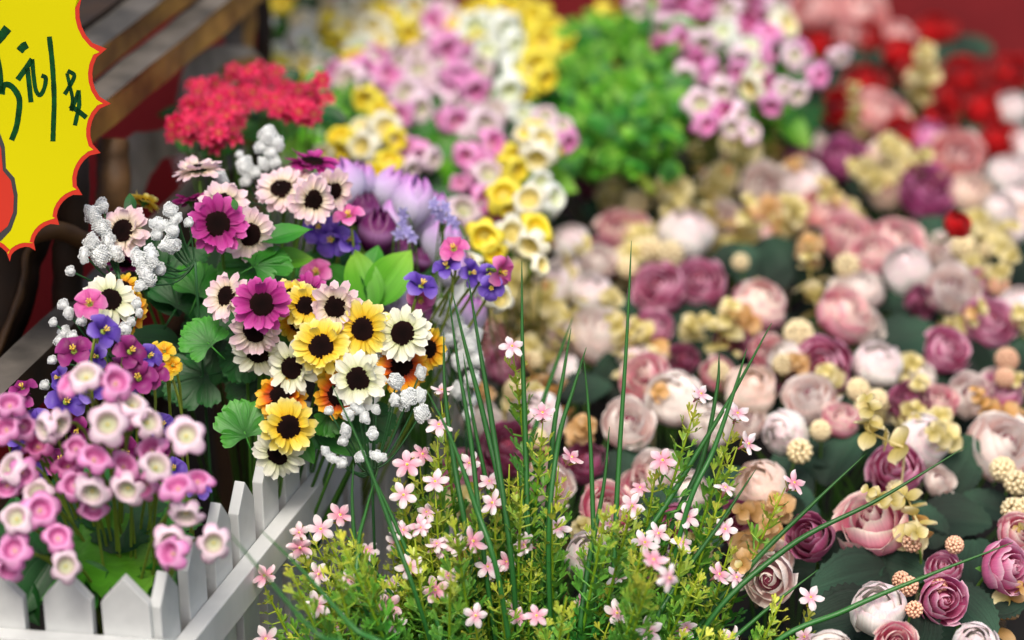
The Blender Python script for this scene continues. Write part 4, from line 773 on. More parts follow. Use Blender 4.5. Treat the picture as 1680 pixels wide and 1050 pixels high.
# ------------------------------------------------------------------ 6. leafy green bush
gb = P(1035, 230, DZ(230, .25)); GB = thing('leafy_bush', 'bright green leafy bush without flowers between yellow and pink bells', 'plant', V((gb.x, gb.y + .1, 0)))
for i in range(560):
    x = rnd(925, 1140); y = rnd(30, 285)
    if y > 200 and x > 1110: continue
    zz = .44 - .10 * rnd(0, 1) - max(0, (y - 190)) * .0006
    leaf(GB, x, y, DZ(y, zz), rnd(26, 56), rnd(10, 170), R.choice(('frill', 'lobed', 'oval')), R.choice(('fresh_leaf', 'lime_leaf', 'lime_leaf', 'lime_leaf')), gauss(.5), .5 + gauss(.4))
for x, y in [(960, 60), (1000, 120), (1040, 100), (1080, 150), (1000, 200), (1060, 60), (1100, 230), (950, 180)]:
    stem(GB, GB.location, P(x, y, DZ(y, .36)), V((0, 0, 1)), .0018, 'lime_stem', .0)
s0 = [P(985, 185, 3.05), P(1015, 235, 2.98), P(1045, 280, 2.93), P(1070, 315, 2.9)]
part('branch', MB().add(tube(spline(s0, 6), .0075, 8)).mesh('branch', ['lime_stem']), GB)

# ------------------------------------------------------------------ 7. roses
RM = {'M': ('mauve_rose', 'mauve pink rose'), 'D': ('wine_rose', 'dark wine rose'), 'P': ('pink_rose', 'pink rose with pale edges'), 'W': ('white_rose', 'white rose bud'), 'K': ('peach_rose', 'peach cream rose'), 'B': ('blush_rose', 'pale blush rose'), 'G': ('magenta_rose', 'magenta rose'), 'S': ('salmon_rose', 'salmon pink rose'), 'R': ('red_rose', 'deep red rose')}
RST = {'M': OPEN, 'D': OPEN, 'P': HALF, 'W': BALL, 'K': OPEN, 'B': HALF, 'G': BALL, 'S': HALF, 'R': HALF}
def disc_leaf(mat, v):
    def make():
        def fn(u, t):
            w = .46 * math.sin(math.pi * (.04 + .94 * t)) ** .62; return V((u * w * 1.12, t * .95, .12 * u * u - .22 * (t - .1) ** 2 + .04 * math.sin(t * 5 + v)))
        return MB().add(grid(fn, 6, 8)).mesh('leaf', [mat])
    return cached(('dl', mat, v), make)
ROSES_AT = []
def rose_bouquet(label, items, leaves, z=.30, fill=16, shift=(0, .03), D=None):
    items = list(items); occ = ROSES_AT + [(i[0], i[1], i[2]) for i in items]; kinds = [i[3] for i in items if i[3] not in 'G']
    for _ in range(0 if 'deep red' in label or 'white roses' in label else len(items) * 2):
        i = R.choice(items); x, y = i[0] + gauss(70), i[1] + gauss(55); sz = rnd(52, 78) * (.8 if y < 400 else 1)
        if all((x - a) ** 2 + (y - b_) ** 2 > (.40 * (sz + c_)) ** 2 for a, b_, c_ in occ) and min(q[1] for q in items) - 15 < y < (1060 if x < 1150 else 690) and not (x < 1120 and y < 320) and len(items) < 30:
            items.append((x, y, sz, R.choice(kinds), gauss(.2), .3, rnd(.03, .06))); occ.append((x, y, sz))
    ROSES_AT.extend((i[0], i[1], i[2]) for i in items)
    ds = [DZ(i[1], z) + (i[6] if len(i) > 6 else 0) for i in items]; pts = [P(i[0], i[1], d) for i, d in zip(items, ds)]; b = base_of(pts, shift)
    T = thing('rose_bouquet', label, 'flowers', b, 'bouquets of artificial roses')
    for i, p, d in zip(items, pts, ds):
        x, y, s, c, fx, fy = i[:6]; n = facing(fx + gauss(.22), fy + .38 + gauss(.2)); r = s / 2.12 / FPX * d
        rose(T, p, n, r, RM[c][0], (BALL if c == 'W' else R.choice((RST[c], RST[c], HALF, BALL if c in 'BPSK' else HALF))), RM[c][1]); stem(T, b + V((gauss(.012), gauss(.012), 0)), p, n, .0016, 'green_stem', r)
    for x, y, s, a in leaves:
        leaf(T, x, y, DZ(y, z - .026), s, a, 'rose', 'velvet_leaf', gauss(.3), .6 + gauss(.25))
    if 'deep red' not in label and 'white roses' not in label:
        for k in range(max(3, int(len(items) * .36))):
            i = R.choice(items); x, y = i[0] + gauss(48), i[1] + gauss(38); d0 = DZ(y, z + rnd(.0, .035)); tip = P(x, y, d0); low = P(x + gauss(16), y + rnd(28, 60), DZ(y + 45, z - .05)); md = tip.lerp(low, .5) + V((gauss(.012), 0, .008))
            pts = bez(tip, tip.lerp(md, .6) + V((gauss(.006), 0, 0)), md, low, 14); mt = R.choice(('pale_gold_leaf', 'pale_gold_leaf', 'amber_leaf')); s0 = rnd(24, 36) / FPX * d0
            part('spray_stem', MB().add(tube(pts, [.0006 + .0005 * q / 14 for q in range(15)], 5)).mesh('spray_stem', [mt]), T)
            an = rnd(0, 6)
            for q in range(7):
                p = pts[q * 2]; ax = (pts[max(0, q * 2 - 1)] - pts[q * 2 + 1]).normalized(); an += 1.57 + gauss(.3)
                for w_ in (0, math.pi):
                    o = ax.orthogonal().normalized(); o.rotate(M.Rotation(an + w_, 3, ax)); dd_ = (o + ax * rnd(-.1, .8)).normalized(); nn = ax - o * .4 - FWD * .6; nn = (nn - dd_ * nn.dot(dd_)).normalized()
                    m = M((dd_.cross(nn), dd_, nn)).transposed().to_4x4() @ M.Scale(s0 * (.55 + .45 * min(1, q / 3)) * rnd(.8, 1.15), 4); m.translation = p; part('spray_leaf', disc_leaf(mt, R.randrange(3)), T, m)
    for k in range(int(fill * .3)):
        i = R.choice(items); x, y = i[0] + gauss(55), i[1] + gauss(45); leaf(T, x, y, DZ(y, z - rnd(.07, .17)), rnd(80, 125), rnd(0, 360), 'rose', 'velvet_leaf', gauss(.4), .5 + gauss(.3))
    return T
rose_bouquet('rose bouquet with one large pink rose over broad dark leaves behind the long grass blade', [
    (1430, 862, 112, 'P', -.1, .45), (1330, 882, 74, 'D', -.2, .2), (1250, 800, 92, 'K', -.25, .3), (1213, 860, 74, 'D', -.3, 0), (1262, 950, 84, 'B', 0, -.3), (1270, 920, 60, 'B', 0, .2, .04)],
    [(1395, 950, 135, -160), (1375, 925, 110, -110), (1290, 790, 110, 100), (1310, 830, 100, 60), (1300, 850, 90, -40), (1470, 930, 110, -30), (1210, 790, 80, 120)])
rose_bouquet('rose bouquet with a white bud and mauve rose among coral berries at the lower edge', [
    (1440, 1002, 96, 'W', -.15, .35), (1546, 985, 76, 'M', .15, .1), (1548, 935, 56, 'M', .1, .6, .03), (1470, 1058, 72, 'P', 0, .2), (1650, 932, 84, 'M', .1, .0), (1672, 878, 70, 'P', .3, .3), (1600, 1060, 80, 'W', 0, 0), (1360, 1070, 80, 'B', 0, 0)],
    [(1380, 1010, 130, 200), (1600, 930, 130, 80), (1590, 1000, 120, -60), (1500, 1050, 120, -100), (1420, 930, 90, -90), (1650, 980, 100, 20)], fill=24)
rose_bouquet('rose bouquet with a mauve rose and white buds between two very dark round leaves', [
    (1470, 772, 88, 'M', -.05, .25), (1512, 725, 92, 'W', .15, .4), (1290, 710, 82, 'W', -.25, .2), (1378, 690, 62, 'P', .0, .6), (1330, 655, 82, 'B', -.1, .4), (1225, 690, 60, 'B', 0, .3, .05), (1645, 735, 112, 'B', .1, .3, .04), (1540, 790, 50, 'B', .3, .1, .05)],
    [(1570, 765, 118, 60), (1568, 850, 118, -10), (1380, 752, 112, 70), (1300, 770, 100, 110), (1440, 690, 70, 120), (1340, 740, 90, 160), (1520, 860, 90, 100), (1620, 830, 90, 150)], fill=20)
rose_bouquet('rose bouquet with a deep mauve rose next to a round white bud', [
    (1350, 602, 92, 'M', -.1, .2), (1440, 600, 84, 'W', .05, .3), (1385, 518, 92, 'P', .25, .35), (1405, 480, 84, 'B', -.1, 1.0, .03), (1290, 590, 62, 'B', -.4, .4), (1300, 625, 60, 'D', -.2, 0, .03), (1420, 540, 60, 'B', .4, -.2, .04)],
    [(1480, 560, 130, 10), (1420, 525, 60, -110), (1270, 545, 80, 180), (1400, 640, 80, -50), (1320, 560, 90, 100), (1500, 620, 90, -60)], fill=20)
rose_bouquet('rose bouquet with two mauve roses and a pink cream rose by the dark leaf', [
    (1242, 505, 96, 'P', .05, .35), (1230, 642, 92, 'K', -.05, .15), (1148, 466, 84, 'M', -.15, .3), (1082, 475, 84, 'M', -.3, .1), (1105, 655, 98, 'B', -.2, .3), (1060, 622, 82, 'P', -.2, .1), (1085, 430, 50, 'P', .1, .7, .02), (1200, 560, 56, 'D', .2, -.2, .04), (1260, 580, 60, 'P', .2, .1, .03), (1120, 590, 50, 'D', 0, 0, .05), (1165, 700, 80, 'B', 0, 0, .03)],
    [(1100, 548, 90, 0), (1150, 590, 100, 30), (1180, 540, 80, 80), (1130, 520, 90, 160), (1190, 610, 80, -60), (1020, 520, 80, 90), (1270, 440, 90, 80)], fill=26)
rose_bouquet('rose bouquet of pale blush roses seen through the upright grass blades', [
    (985, 552, 98, 'B', .1, .5), (1030, 698, 84, 'B', .1, .3), (882, 690, 100, 'W', -.1, .4), (835, 738, 90, 'D', -.1, .0), (968, 482, 74, 'W', .1, .5), (995, 835, 84, 'P', .1, .15), (968, 915, 90, 'W', .1, .5), (930, 560, 60, 'B', -.3, .3, .04), (800, 560, 70, 'P', 0, .2, .05), (830, 600, 66, 'M', .1, .2, .05), (790, 690, 70, 'B', -.1, .2, .03), (900, 800, 80, 'B', 0, .2, .02), (760, 780, 80, 'M', 0, 0, .05), (960, 760, 70, 'D', 0, 0, .05), (1080, 780, 80, 'B', 0, 0, .04), (1110, 870, 80, 'D', 0, 0, .03), (1040, 590, 60, 'W', .3, .2, .03)],
    [(960, 640, 90, 20), (1000, 620, 90, 80), (930, 620, 80, 150), (1050, 760, 90, 100), (900, 860, 90, 100), (1040, 870, 80, 30), (1010, 770, 90, 0), (1080, 830, 90, 60)], fill=40)
rose_bouquet('rose bouquet of cream buds and pink roses under the magenta rose', [
    (1472, 400, 84, 'P', .0, .5), (1488, 446, 88, 'W', -.15, .15), (1560, 476, 84, 'B', .1, .4), (1622, 532, 88, 'M', .3, .2), (1672, 505, 76, 'W', .2, .3), (1552, 576, 74, 'M', .1, .1), (1495, 660, 74, 'D', -.1, .2), (1540, 660, 60, 'P', .1, .4), (1430, 420, 74, 'P', -.2, .5), (1510, 495, 50, 'D', .1, -.4, .02), (1612, 470, 56, 'M', .2, .4, .02), (1640, 640, 70, 'B', .1, .2, .04), (1590, 650, 70, 'B', .1, .2, .04)],
    [(1600, 600, 90, -60), (1480, 500, 70, 100), (1560, 620, 110, 200), (1520, 390, 90, 60), (1620, 590, 90, 10), (1450, 490, 70, 0), (1570, 410, 90, 80), (1655, 590, 90, 60)], fill=30)
rose_bouquet('rose bouquet of white and pink roses below the leafy bush and tall green sprig', [
    (1125, 386, 96, 'W', .1, .6), (1022, 385, 84, 'P', -.1, .5), (935, 400, 70, 'W', -.1, .4), (1255, 310, 80, 'B', 0, .3), (1320, 305, 86, 'W', .1, .5), (1350, 350, 80, 'S', .1, .4), (1390, 390, 84, 'P', .2, .3), (980, 430, 60, 'B', -.1, .2), (925, 450, 60, 'W', -.1, .2), (1190, 360, 60, 'B', .1, .2, .03), (1240, 385, 60, 'S', .1, .2, .05), (980, 300, 70, 'D', 0, 0, .04), (930, 270, 70, 'D', 0, 0, .06), (1180, 300, 60, 'B', 0, .3, .03), (900, 470, 80, 'W', 0, .3, .0)],
    [(1340, 410, 105, 40), (1265, 425, 110, 75), (1070, 345, 80, 0), (1045, 330, 60, 90), (1190, 430, 80, 60), (990, 350, 80, 140), (1060, 440, 60, 90), (1230, 440, 90, 100)], fill=34)
rose_bouquet('rose bouquet with a big magenta rose, a salmon rose and pale pink buds', [
    (1520, 316, 88, 'G', -.1, .2), (1572, 258, 88, 'S', .1, .3), (1522, 232, 74, 'G', -.1, .8), (1445, 190, 84, 'S', .1, .35), (1592, 318, 66, 'K', .3, .2), (1385, 262, 72, 'G', -.2, .2), (1235, 248, 92, 'B', .0, .3), (1400, 195, 66, 'S', -.3, .2, .02), (1305, 255, 60, 'G', -.1, .5), (1445, 255, 56, 'K', 0, .2, .02), (1335, 235, 50, 'B', .2, .4, .03), (1210, 270, 60, 'B', -.2, .2, .02), (1320, 280, 50, 'R', 0, 0, .05)],
    [(1450, 320, 90, 60), (1620, 300, 80, 80), (1420, 310, 90, 100), (1600, 350, 80, -20), (1480, 270, 80, 100), (1340, 190, 100, 60), (1300, 200, 80, 80)], fill=30)
rose_bouquet('deep red roses with green leaves in front of the far red wall', [
    (1535, 52, 64, 'R', .0, .4), (1420, 60, 60, 'R', -.2, .3), (1420, 140, 74, 'R', -.1, .4), (1580, 125, 70, 'R', .2, .3), (1560, 160, 60, 'R', .1, .0), (1640, 232, 66, 'R', .2, .2), (1340, 75, 56, 'R', -.2, .3), (1330, 125, 50, 'R', -.1, .2), (1480, 90, 66, 'R', .1, .4), (1500, 120, 60, 'R', .2, 0), (1660, 120, 60, 'R', .3, .3), (1540, 200, 60, 'R', 0, .0), (1610, 180, 60, 'R', .3, .2), (1375, 180, 60, 'R', -.2, 0), (1480, 220, 60, 'R', .0, .1), (1570, 370, 44, 'R', .1, .2, -.3), (1340, 15, 84, 'S', -.1, .4), (1412, 22, 90, 'S', .2, .4), (1400, 60, 60, 'S', -.1, .1), (1475, 60, 50, 'S', .2, .3), (1640, 150, 50, 'R', 0, 0)],
    [(1595, 80, 80, 20), (1450, 110, 80, 100), (1390, 110, 80, 60), (1550, 95, 80, 140), (1610, 230, 90, 100), (1500, 170, 80, 60), (1340, 45, 60, 30), (1380, 150, 90, 30), (1640, 200, 70, 60)], fill=34, z=.31)
b = rose_bouquet('white roses half cut off by the picture edge beyond the magenta rose', [(1660, 180, 60, 'W', .2, .3), (1672, 240, 70, 'W', .1, .4), (1650, 290, 70, 'W', .1, .4), (1670, 330, 66, 'W', .2, .2), (1640, 345, 60, 'W', -.1, .2), (1690, 285, 70, 'W', .1, .2), (1660, 380, 50, 'W', 0, .2)], [(1630, 310, 80, 80), (1640, 210, 80, 100), (1665, 410, 80, 60)], fill=14)

# ------------------------------------------------------------------ 8. gold sprigs, berries
def sprig(label, path, z=None, D=None, size=46, mat='pale_gold_leaf', step=1.0):
    zt = z if z else P(path[0][0], path[0][1], D).z; ze = min(zt - .02, (.27 if z else zt - .05)); ctrl = [P(x, y, DZ(y, mixv(zt, ze, (k / (len(path) - 1)) ** .8))) for k, (x, y) in enumerate(path)]
    # rises out of the flowers towards its tip (path[0] is the tip)
    base = ctrl[-1]; b = V((base.x, base.y + .02, 0)); T = thing('gold_leaf_sprig', label, 'plant', b, 'pale gold leaf sprigs among the roses')
    pts = spline(ctrl, 10) + bez(base, base - V((0, -.006, .05)), b + V((0, 0, .08)), b, 6)[1:]
    part('stem', MB().add(tube(pts, [.0008 + .0006 * i / len(pts) for i in range(len(pts))], 6)).mesh('stem', [mat]), T)
    pts = spline(ctrl, 12); L = sum((pts[i + 1] - pts[i]).length for i in range(len(pts) - 1)); s0 = size * .78 / FPX * (D or DZ(path[0][1], z)); n = max(2, int(L / (s0 * .62 * step))); ang = 0
    for k in range(n + 1):
        f = k / n; i = min(len(pts) - 2, int(f * (len(pts) - 1))); p = pts[i]; ax = (pts[i] - pts[i + 1]).normalized(); ang += 1.57 + gauss(.3)
        s = s0 * (.45 + .55 * min(1, f * 2.2)) * rnd(.75, 1.15)
        for q in (0, math.pi):
            o = ax.orthogonal().normalized(); o.rotate(M.Rotation(ang + q, 3, ax)); d = (o + ax * rnd(-.3, .9)).normalized(); nn = (ax * 1.0 - o * .4 - FWD * .6); nn = (nn - d * nn.dot(d)).normalized()
            m = M((d.cross(nn), d, nn)).transposed().to_4x4() @ M.Scale(s, 4); m.translation = p; part('leaf', disc_leaf(mat if R.random() < .88 else R.choice(('amber_leaf', 'pale_gold_leaf')), R.randrange(3)), T, m)
    return T
sprig('pale gold sprig arching over the large pink rose', [(1425, 805), (1450, 820), (1485, 815), (1500, 845), (1515, 880)], D=2.20, size=46)
sprig('pale gold sprig beside the small pink rose and white buds', [(1422, 655), (1430, 680), (1425, 705), (1450, 720), (1485, 735)], D=2.26, size=48)
sprig('short upright gold sprig before the dark leaf and the pink cream rose', [(1330, 405), (1328, 440), (1335, 480), (1345, 520), (1350, 545)], z=.34, size=46)
sprig('tall gold sprig standing up below the pink bells', [(1140, 240), (1150, 290), (1160, 340), (1168, 390), (1175, 425)], z=.36, size=50, step=.9)
sprig('tall pale sprig with many round leaves below the tall pink bells', [(1280, 150), (1270, 200), (1268, 250), (1278, 300), (1300, 330)], z=.38, size=50)
sprig('gold sprig beside the cream bells and pale roses', [(905, 380), (880, 440), (865, 490), (870, 530), (885, 560)], z=.36, size=56)
sprig('gold sprig drooping by the white blush rose', [(960, 400), (930, 430), (915, 470), (925, 510), (940, 540)], z=.34, size=54)
sprig('amber sprig in front of the pale blush rose and dark wine rose', [(850, 580), (880, 620), (900, 650), (920, 690), (930, 720)], z=.32, size=54, mat='amber_leaf')
sprig('gold sprig between the two blush roses and mauve roses', [(1045, 530), (1060, 555), (1070, 580), (1075, 600)], z=.33, size=50)
sprig('gold sprig hanging under the pink cream rose', [(1200, 500), (1190, 530), (1180, 560), (1190, 595)], z=.34, size=54)
sprig('amber sprig at the lower edge near the coral berries', [(1675, 965), (1650, 985), (1640, 1010), (1632, 1040)], D=2.18, size=52, mat='amber_leaf')
sprig('gold sprig beside the white buds and salmon berry', [(1660, 370), (1625, 390), (1600, 420), (1590, 450)], z=.34, size=46)
sprig('gold sprig under the blush rose by the dark oval leaf', [(1610, 500), (1590, 525), (1560, 540), (1530, 560)], z=.34, size=40)
sprig('pale sprig standing among the deep red roses', [(1520, 75), (1515, 110), (1512, 150), (1500, 190)], z=.40, size=46)
sprig('gold sprig in front of the red rose and salmon rose', [(1400, 140), (1402, 180), (1408, 220), (1412, 260), (1425, 300)], z=.37, size=42)
sprig('amber sprig across the fluffy pale rose', [(1600, 640), (1620, 670), (1650, 680), (1685, 690)], z=.33, size=36, mat='amber_leaf')
sprig('pale gold sprig below the white roses of the bouquet edge', [(1290, 325), (1310, 350), (1290, 370), (1260, 380)], z=.35, size=44)
sprig('amber sprig behind the pink small flowers', [(1215, 930), (1230, 900), (1240, 880), (1250, 860)], z=.33, size=48, mat='amber_leaf')
sprig('amber sprig low behind the upright grass', [(900, 740), (890, 770), (880, 800), (870, 830)], z=.32, size=52, mat='amber_leaf')
for pth, zz, sz, lab in [([(1000, 270), (1005, 300), (1012, 330)], .34, 44, 'small gold sprig by the dark wine rose under the leafy bush'),
    ([(1110, 330), (1100, 360), (1085, 385), (1065, 400)], .34, 50, 'gold sprig lying between the white rose and the cream berries'),
    ([(1230, 330), (1225, 360), (1215, 390), (1210, 410)], .35, 54, 'gold sprig in the middle of the pale blush roses'),
    ([(1350, 300), (1365, 330), (1385, 350), (1410, 365)], .34, 46, 'gold sprig across the salmon rose and white rose'),
    ([(1400, 270), (1425, 285), (1445, 300), (1470, 310)], .35, 40, 'amber gold sprig beside the magenta rose'),
    ([(880, 400), (850, 430), (840, 460), (845, 500)], .37, 56, 'cream gold sprig right under the lowest cream bell'),
    ([(950, 490), (920, 540), (905, 580), (900, 610)], .34, 52, 'gold sprig in front of the white rose near the grass tips'),
    ([(1190, 275), (1180, 310), (1175, 345)], .36, 46, 'short gold sprig beside the tall one below the pink bells'),
    ([(1650, 440), (1625, 460), (1600, 490)], .34, 42, 'gold sprig between the mauve rose and blush rose'),
    ([(1450, 230), (1470, 250), (1490, 265)], .36, 40, 'gold sprig under the salmon rose beside the small red roses'),
    ([(850, 440), (835, 480), (830, 520), (835, 560)], .37, 60, 'leafy gold sprig under the cream bell column, nearest the tulips'),
    ([(900, 470), (890, 510), (895, 550)], .35, 60, 'broad gold sprig between cream bells and the large blush rose'),
    ([(1100, 280), (1105, 320), (1110, 360)], .38, 46, 'slim upright gold sprig beside the tallest one below the pink bells'),
    ([(1210, 200), (1215, 250), (1225, 300)], .39, 48, 'pale gold sprig hanging under the tall pink bells near the green bush'),
    ([(1000, 520), (1030, 550), (1045, 590), (1040, 630)], .35, 54, 'gold sprig draped over the pale blush rose behind the tallest grass blade'),
    ([(1520, 250), (1490, 280), (1470, 300)], .36, 42, 'gold sprig below the salmon rose beside the magenta rose'),
    ([(1660, 420), (1640, 400), (1620, 380), (1600, 370)], .35, 44, 'gold sprig spreading over the white buds by the berries'),
    ([(880, 640), (860, 670), (845, 700)], .33, 52, 'gold sprig behind the lone pink flower on its tall stem')]:
    sprig(lab, pth, z=zz, size=sz)
def berry_mesh(mat, v):
    def make():
        b = MB(); small = ico(1, 1); L = [1, 1.35][v]; n = int(46 * L)
        for i in range(n):
            z = 1 - 2 * (i + .5) / n; a = i * 2.39996; q = math.sqrt(1 - z * z); p = V((q * math.cos(a), q * math.sin(a), z * L)) * .80
            b.add(([V(c) * .235 + p for c in small[0]], small[1], [(.5, .5 + .5 * c[2]) for c in small[0]]))
        b.add(tube([V((0, 0, -.8 * L)), V((0, 0, -1.6 * L))], [.14, .1], 6), 1)
        return b.mesh('berry', [mat, 'green_stem'])
    return cached(('be', mat, v), make)
def berries(label, items, z=.31):
    ds = [DZ(i[1], z) for i in items]; pts = [P(i[0], i[1], d) for i, d in zip(items, ds)]; b = base_of(pts, (0, .03))
    T = thing('berry_spray', label, 'berries', b, 'berry sprays among the roses')
    for (x, y, s, c), p, d in zip(items, pts, ds):
        n = facing(gauss(.3), .5 + gauss(.2)); r = s / 2 / FPX * d; part('berry', berry_mesh('cream_berry' if c == 'c' else 'pink_berry', R.randrange(2)), T, frame(p, n, 0, r)); stem(T, b, p, n, .0012, 'green_stem', r * 1.2)
berries('two cream bumpy berries beside the white bud and dark leaf', [(1312, 740, 44, 'c'), (1346, 706, 36, 'c')])
berries('cream bumpy berries above and beside the deep mauve rose', [(1310, 548, 52, 'c'), (1285, 598, 38, 'c'), (1408, 640, 40, 'c'), (1440, 655, 34, 'c')])
berries('coral bumpy berries around the white bud at the lower edge', [(1490, 962, 34, 'k'), (1500, 1000, 30, 'k'), (1540, 962, 30, 'k'), (1496, 890, 34, 'k'), (1566, 894, 32, 'k'), (1478, 952, 30, 'k')])
berries('cream bumpy berries over the mauve roses by the picture edge', [(1645, 770, 44, 'c'), (1668, 792, 44, 'c'), (1662, 836, 42, 'c'), (1680, 835, 40, 'c'), (1470, 803, 34, 'c')])
berries('cream bumpy berries between pink rose and white roses near the dark square leaf', [(1045, 332, 46, 'c'), (1062, 410, 46, 'c'), (1100, 418, 46, 'c'), (1030, 440, 36, 'c'), (1090, 315, 40, 'c')])
berries('cream and coral berries beside the cream buds under the magenta rose', [(1580, 405, 44, 'c'), (1390, 436, 44, 'c'), (1652, 590, 40, 'k'), (1648, 620, 34, 'k'), (1200, 512, 46, 'c'), (1215, 430, 30, 'c'), (1620, 410, 30, 'c'), (1640, 470, 36, 'k')])
berries('few cream berries low between the grass blades and the blush roses', [(845, 640, 40, 'c'), (875, 590, 30, 'c'), (880, 720, 36, 'c'), (1180, 610, 36, 'c')])

# ------------------------------------------------------------------ 9. pink flowering bush and grass
bb = P(850, 1120, 2.12); BB = thing('flowering_bush', 'airy green bush with small five-petalled pink flowers beside the white fence', 'plant', V((bb.x, bb.y + .06, 0)))
def sprig_meshes(v):
    def make():
        rr = random.Random(v + 300); fo = MB(); bend = rr.uniform(-.05, .05); bend2 = rr.uniform(-.03, .03)
        def cen(t): return V((bend * math.sin(t * 2.6), bend2 * math.sin(t * 3.5), t))
        pts = [cen(i / 14) for i in range(15)]
        st = MB().add(tube(pts, [.0056 * (1 - i / 14) ** .5 + .0016 for i in range(15)], 6)).mesh('stem', ['bush_stem'])
        n = 24
        for k in range(n):
            t = .18 + .80 * k / n + rr.gauss(0, .006); c = cen(t); a0 = rr.uniform(0, 6.28); m = rr.choice((3, 3, 4))
            for j in range(m):
                a = a0 + j * 2 * math.pi / m + rr.gauss(0, .2); L = rr.uniform(.040, .066) * (1.15 - .5 * smooth(.75, 1, t)); up = rr.uniform(.3, 1.0)
                d = V((math.cos(a), math.sin(a), up)).normalized(); s = d.cross(V((0, 0, 1))).normalized(); uu = s.cross(d)
                p1 = c + d * L * .55 - uu * L * .06; p2 = c + d * L + uu * L * .12; w = L * .042
                vs = [c + s * w, c - s * w, p1 + s * w, p1 - s * w, c + uu * w * 1.6, p1 + uu * w * 1.6]; fs = [(0, 1, 3, 2), (1, 4, 5, 3), (4, 0, 2, 5)]
                fo.add((vs, fs, [(.5, t)] * 6))
                for q in (-1, 0, 1):          # three little spoon lobes
                    e = p2 + s * q * L * .26 + d * (L * .10 if q == 0 else -L * .06) + uu * rr.uniform(-.02, .10) * L; ww = L * .092
                    sd2 = (e - p1).cross(uu).normalized(); mid = p1.lerp(e, .68) + uu * L * .03
                    fo.add(([p1 + sd2 * ww * .3, p1 - sd2 * ww * .3, mid + sd2 * ww, mid - sd2 * ww, e + sd2 * ww * .7, e - sd2 * ww * .7, mid + uu * L * .05], [(0, 1, 3, 2), (2, 3, 6), (2, 6, 4), (6, 3, 5), (6, 5, 4)], [(.5, t)] * 7))
        return st, fo.mesh('foliage', ['bush_leaf'])
    return cached(('sm', v), make)
def small_core():
    def make():
        b = MB(); b.add(tube([V((0, 0, -1.1)), V((0, 0, -.6)), V((0, 0, -.1)), V((0, 0, .04))], [.07, .13, .20, .13], 8), 1)
        b.add(([V(c) * .12 + V((0, 0, .03)) for c in ico(1, 1)[0]], ico(1, 1)[1], ico(1, 1)[2]), 0)
        for i in range(6):
            b.add(grid(lambda u, t: V((u * .085 * math.sin(math.pi * (.15 + .75 * t)), .10 + .62 * t, -.75 + .25 * t + .25 * t * t)), 2, 4), 2, M.Rotation(i * 1.047 + .3, 4, 'Z'))
        return b.mesh('flower', ['stamen_yellow', 'small_pink_petal', 'sepal_yellow'])
    return cached('sc', make)
def small_petal(mat, v):
    def make():
        dr = [.05, -.22, .28][v]
        def fn(u, t):
            w = .285 * (math.sin(math.pi * (.06 + .86 * t ** 1.35)) ** .75) + .03 * (1 - t); return V((u * w, .06 + .94 * t, .10 * t + dr * t * t - .10 * u * u * t + .03 * math.cos(u * 3)))
        return MB().add(grid(fn, 6, 7)).mesh('petal', [mat])
    return cached(('sp', mat, v), make)
def put_sprig(tip, base):
    ax = (tip - base); L = ax.length; m = frame(base, ax.normalized(), rnd(0, 6.28), L) ; st, fo = sprig_meshes(R.randrange(9))
    # foliage keeps its own size: thicken sideways for short sprigs
    k = .33 / L; m = m @ M.Diagonal((k, k, 1, 1))
    s = part('stem', st, BB, m); f = sub('foliage', fo, s, M.Identity(4)); f['kind'] = 'stuff'
def small_flower(x, y, d, s, fx, fy, pale, fz=1):
    n = facing(fx + gauss(.4), fy + .35 + gauss(.35), fz); p = P(x, y, d); r = s / 2.1 / FPX * d
    h = part('flower', small_core(), BB, frame(p, n, rnd(0, 6.28), r))
    v0 = R.choice((0, 0, 1, 2)); mat = 'small_pale_petal' if pale or R.random() < .4 else 'small_pink_petal'
    for i in range(5): sub('petal', small_petal(mat, v0 if R.random() < .7 else R.randrange(3)), h, M.Rotation(i * 1.2566 + rnd(-.1, .1), 4, 'Z') @ M.Rotation(rnd(-.12, .12), 4, 'Y'))
    return p - n * r * 1.0
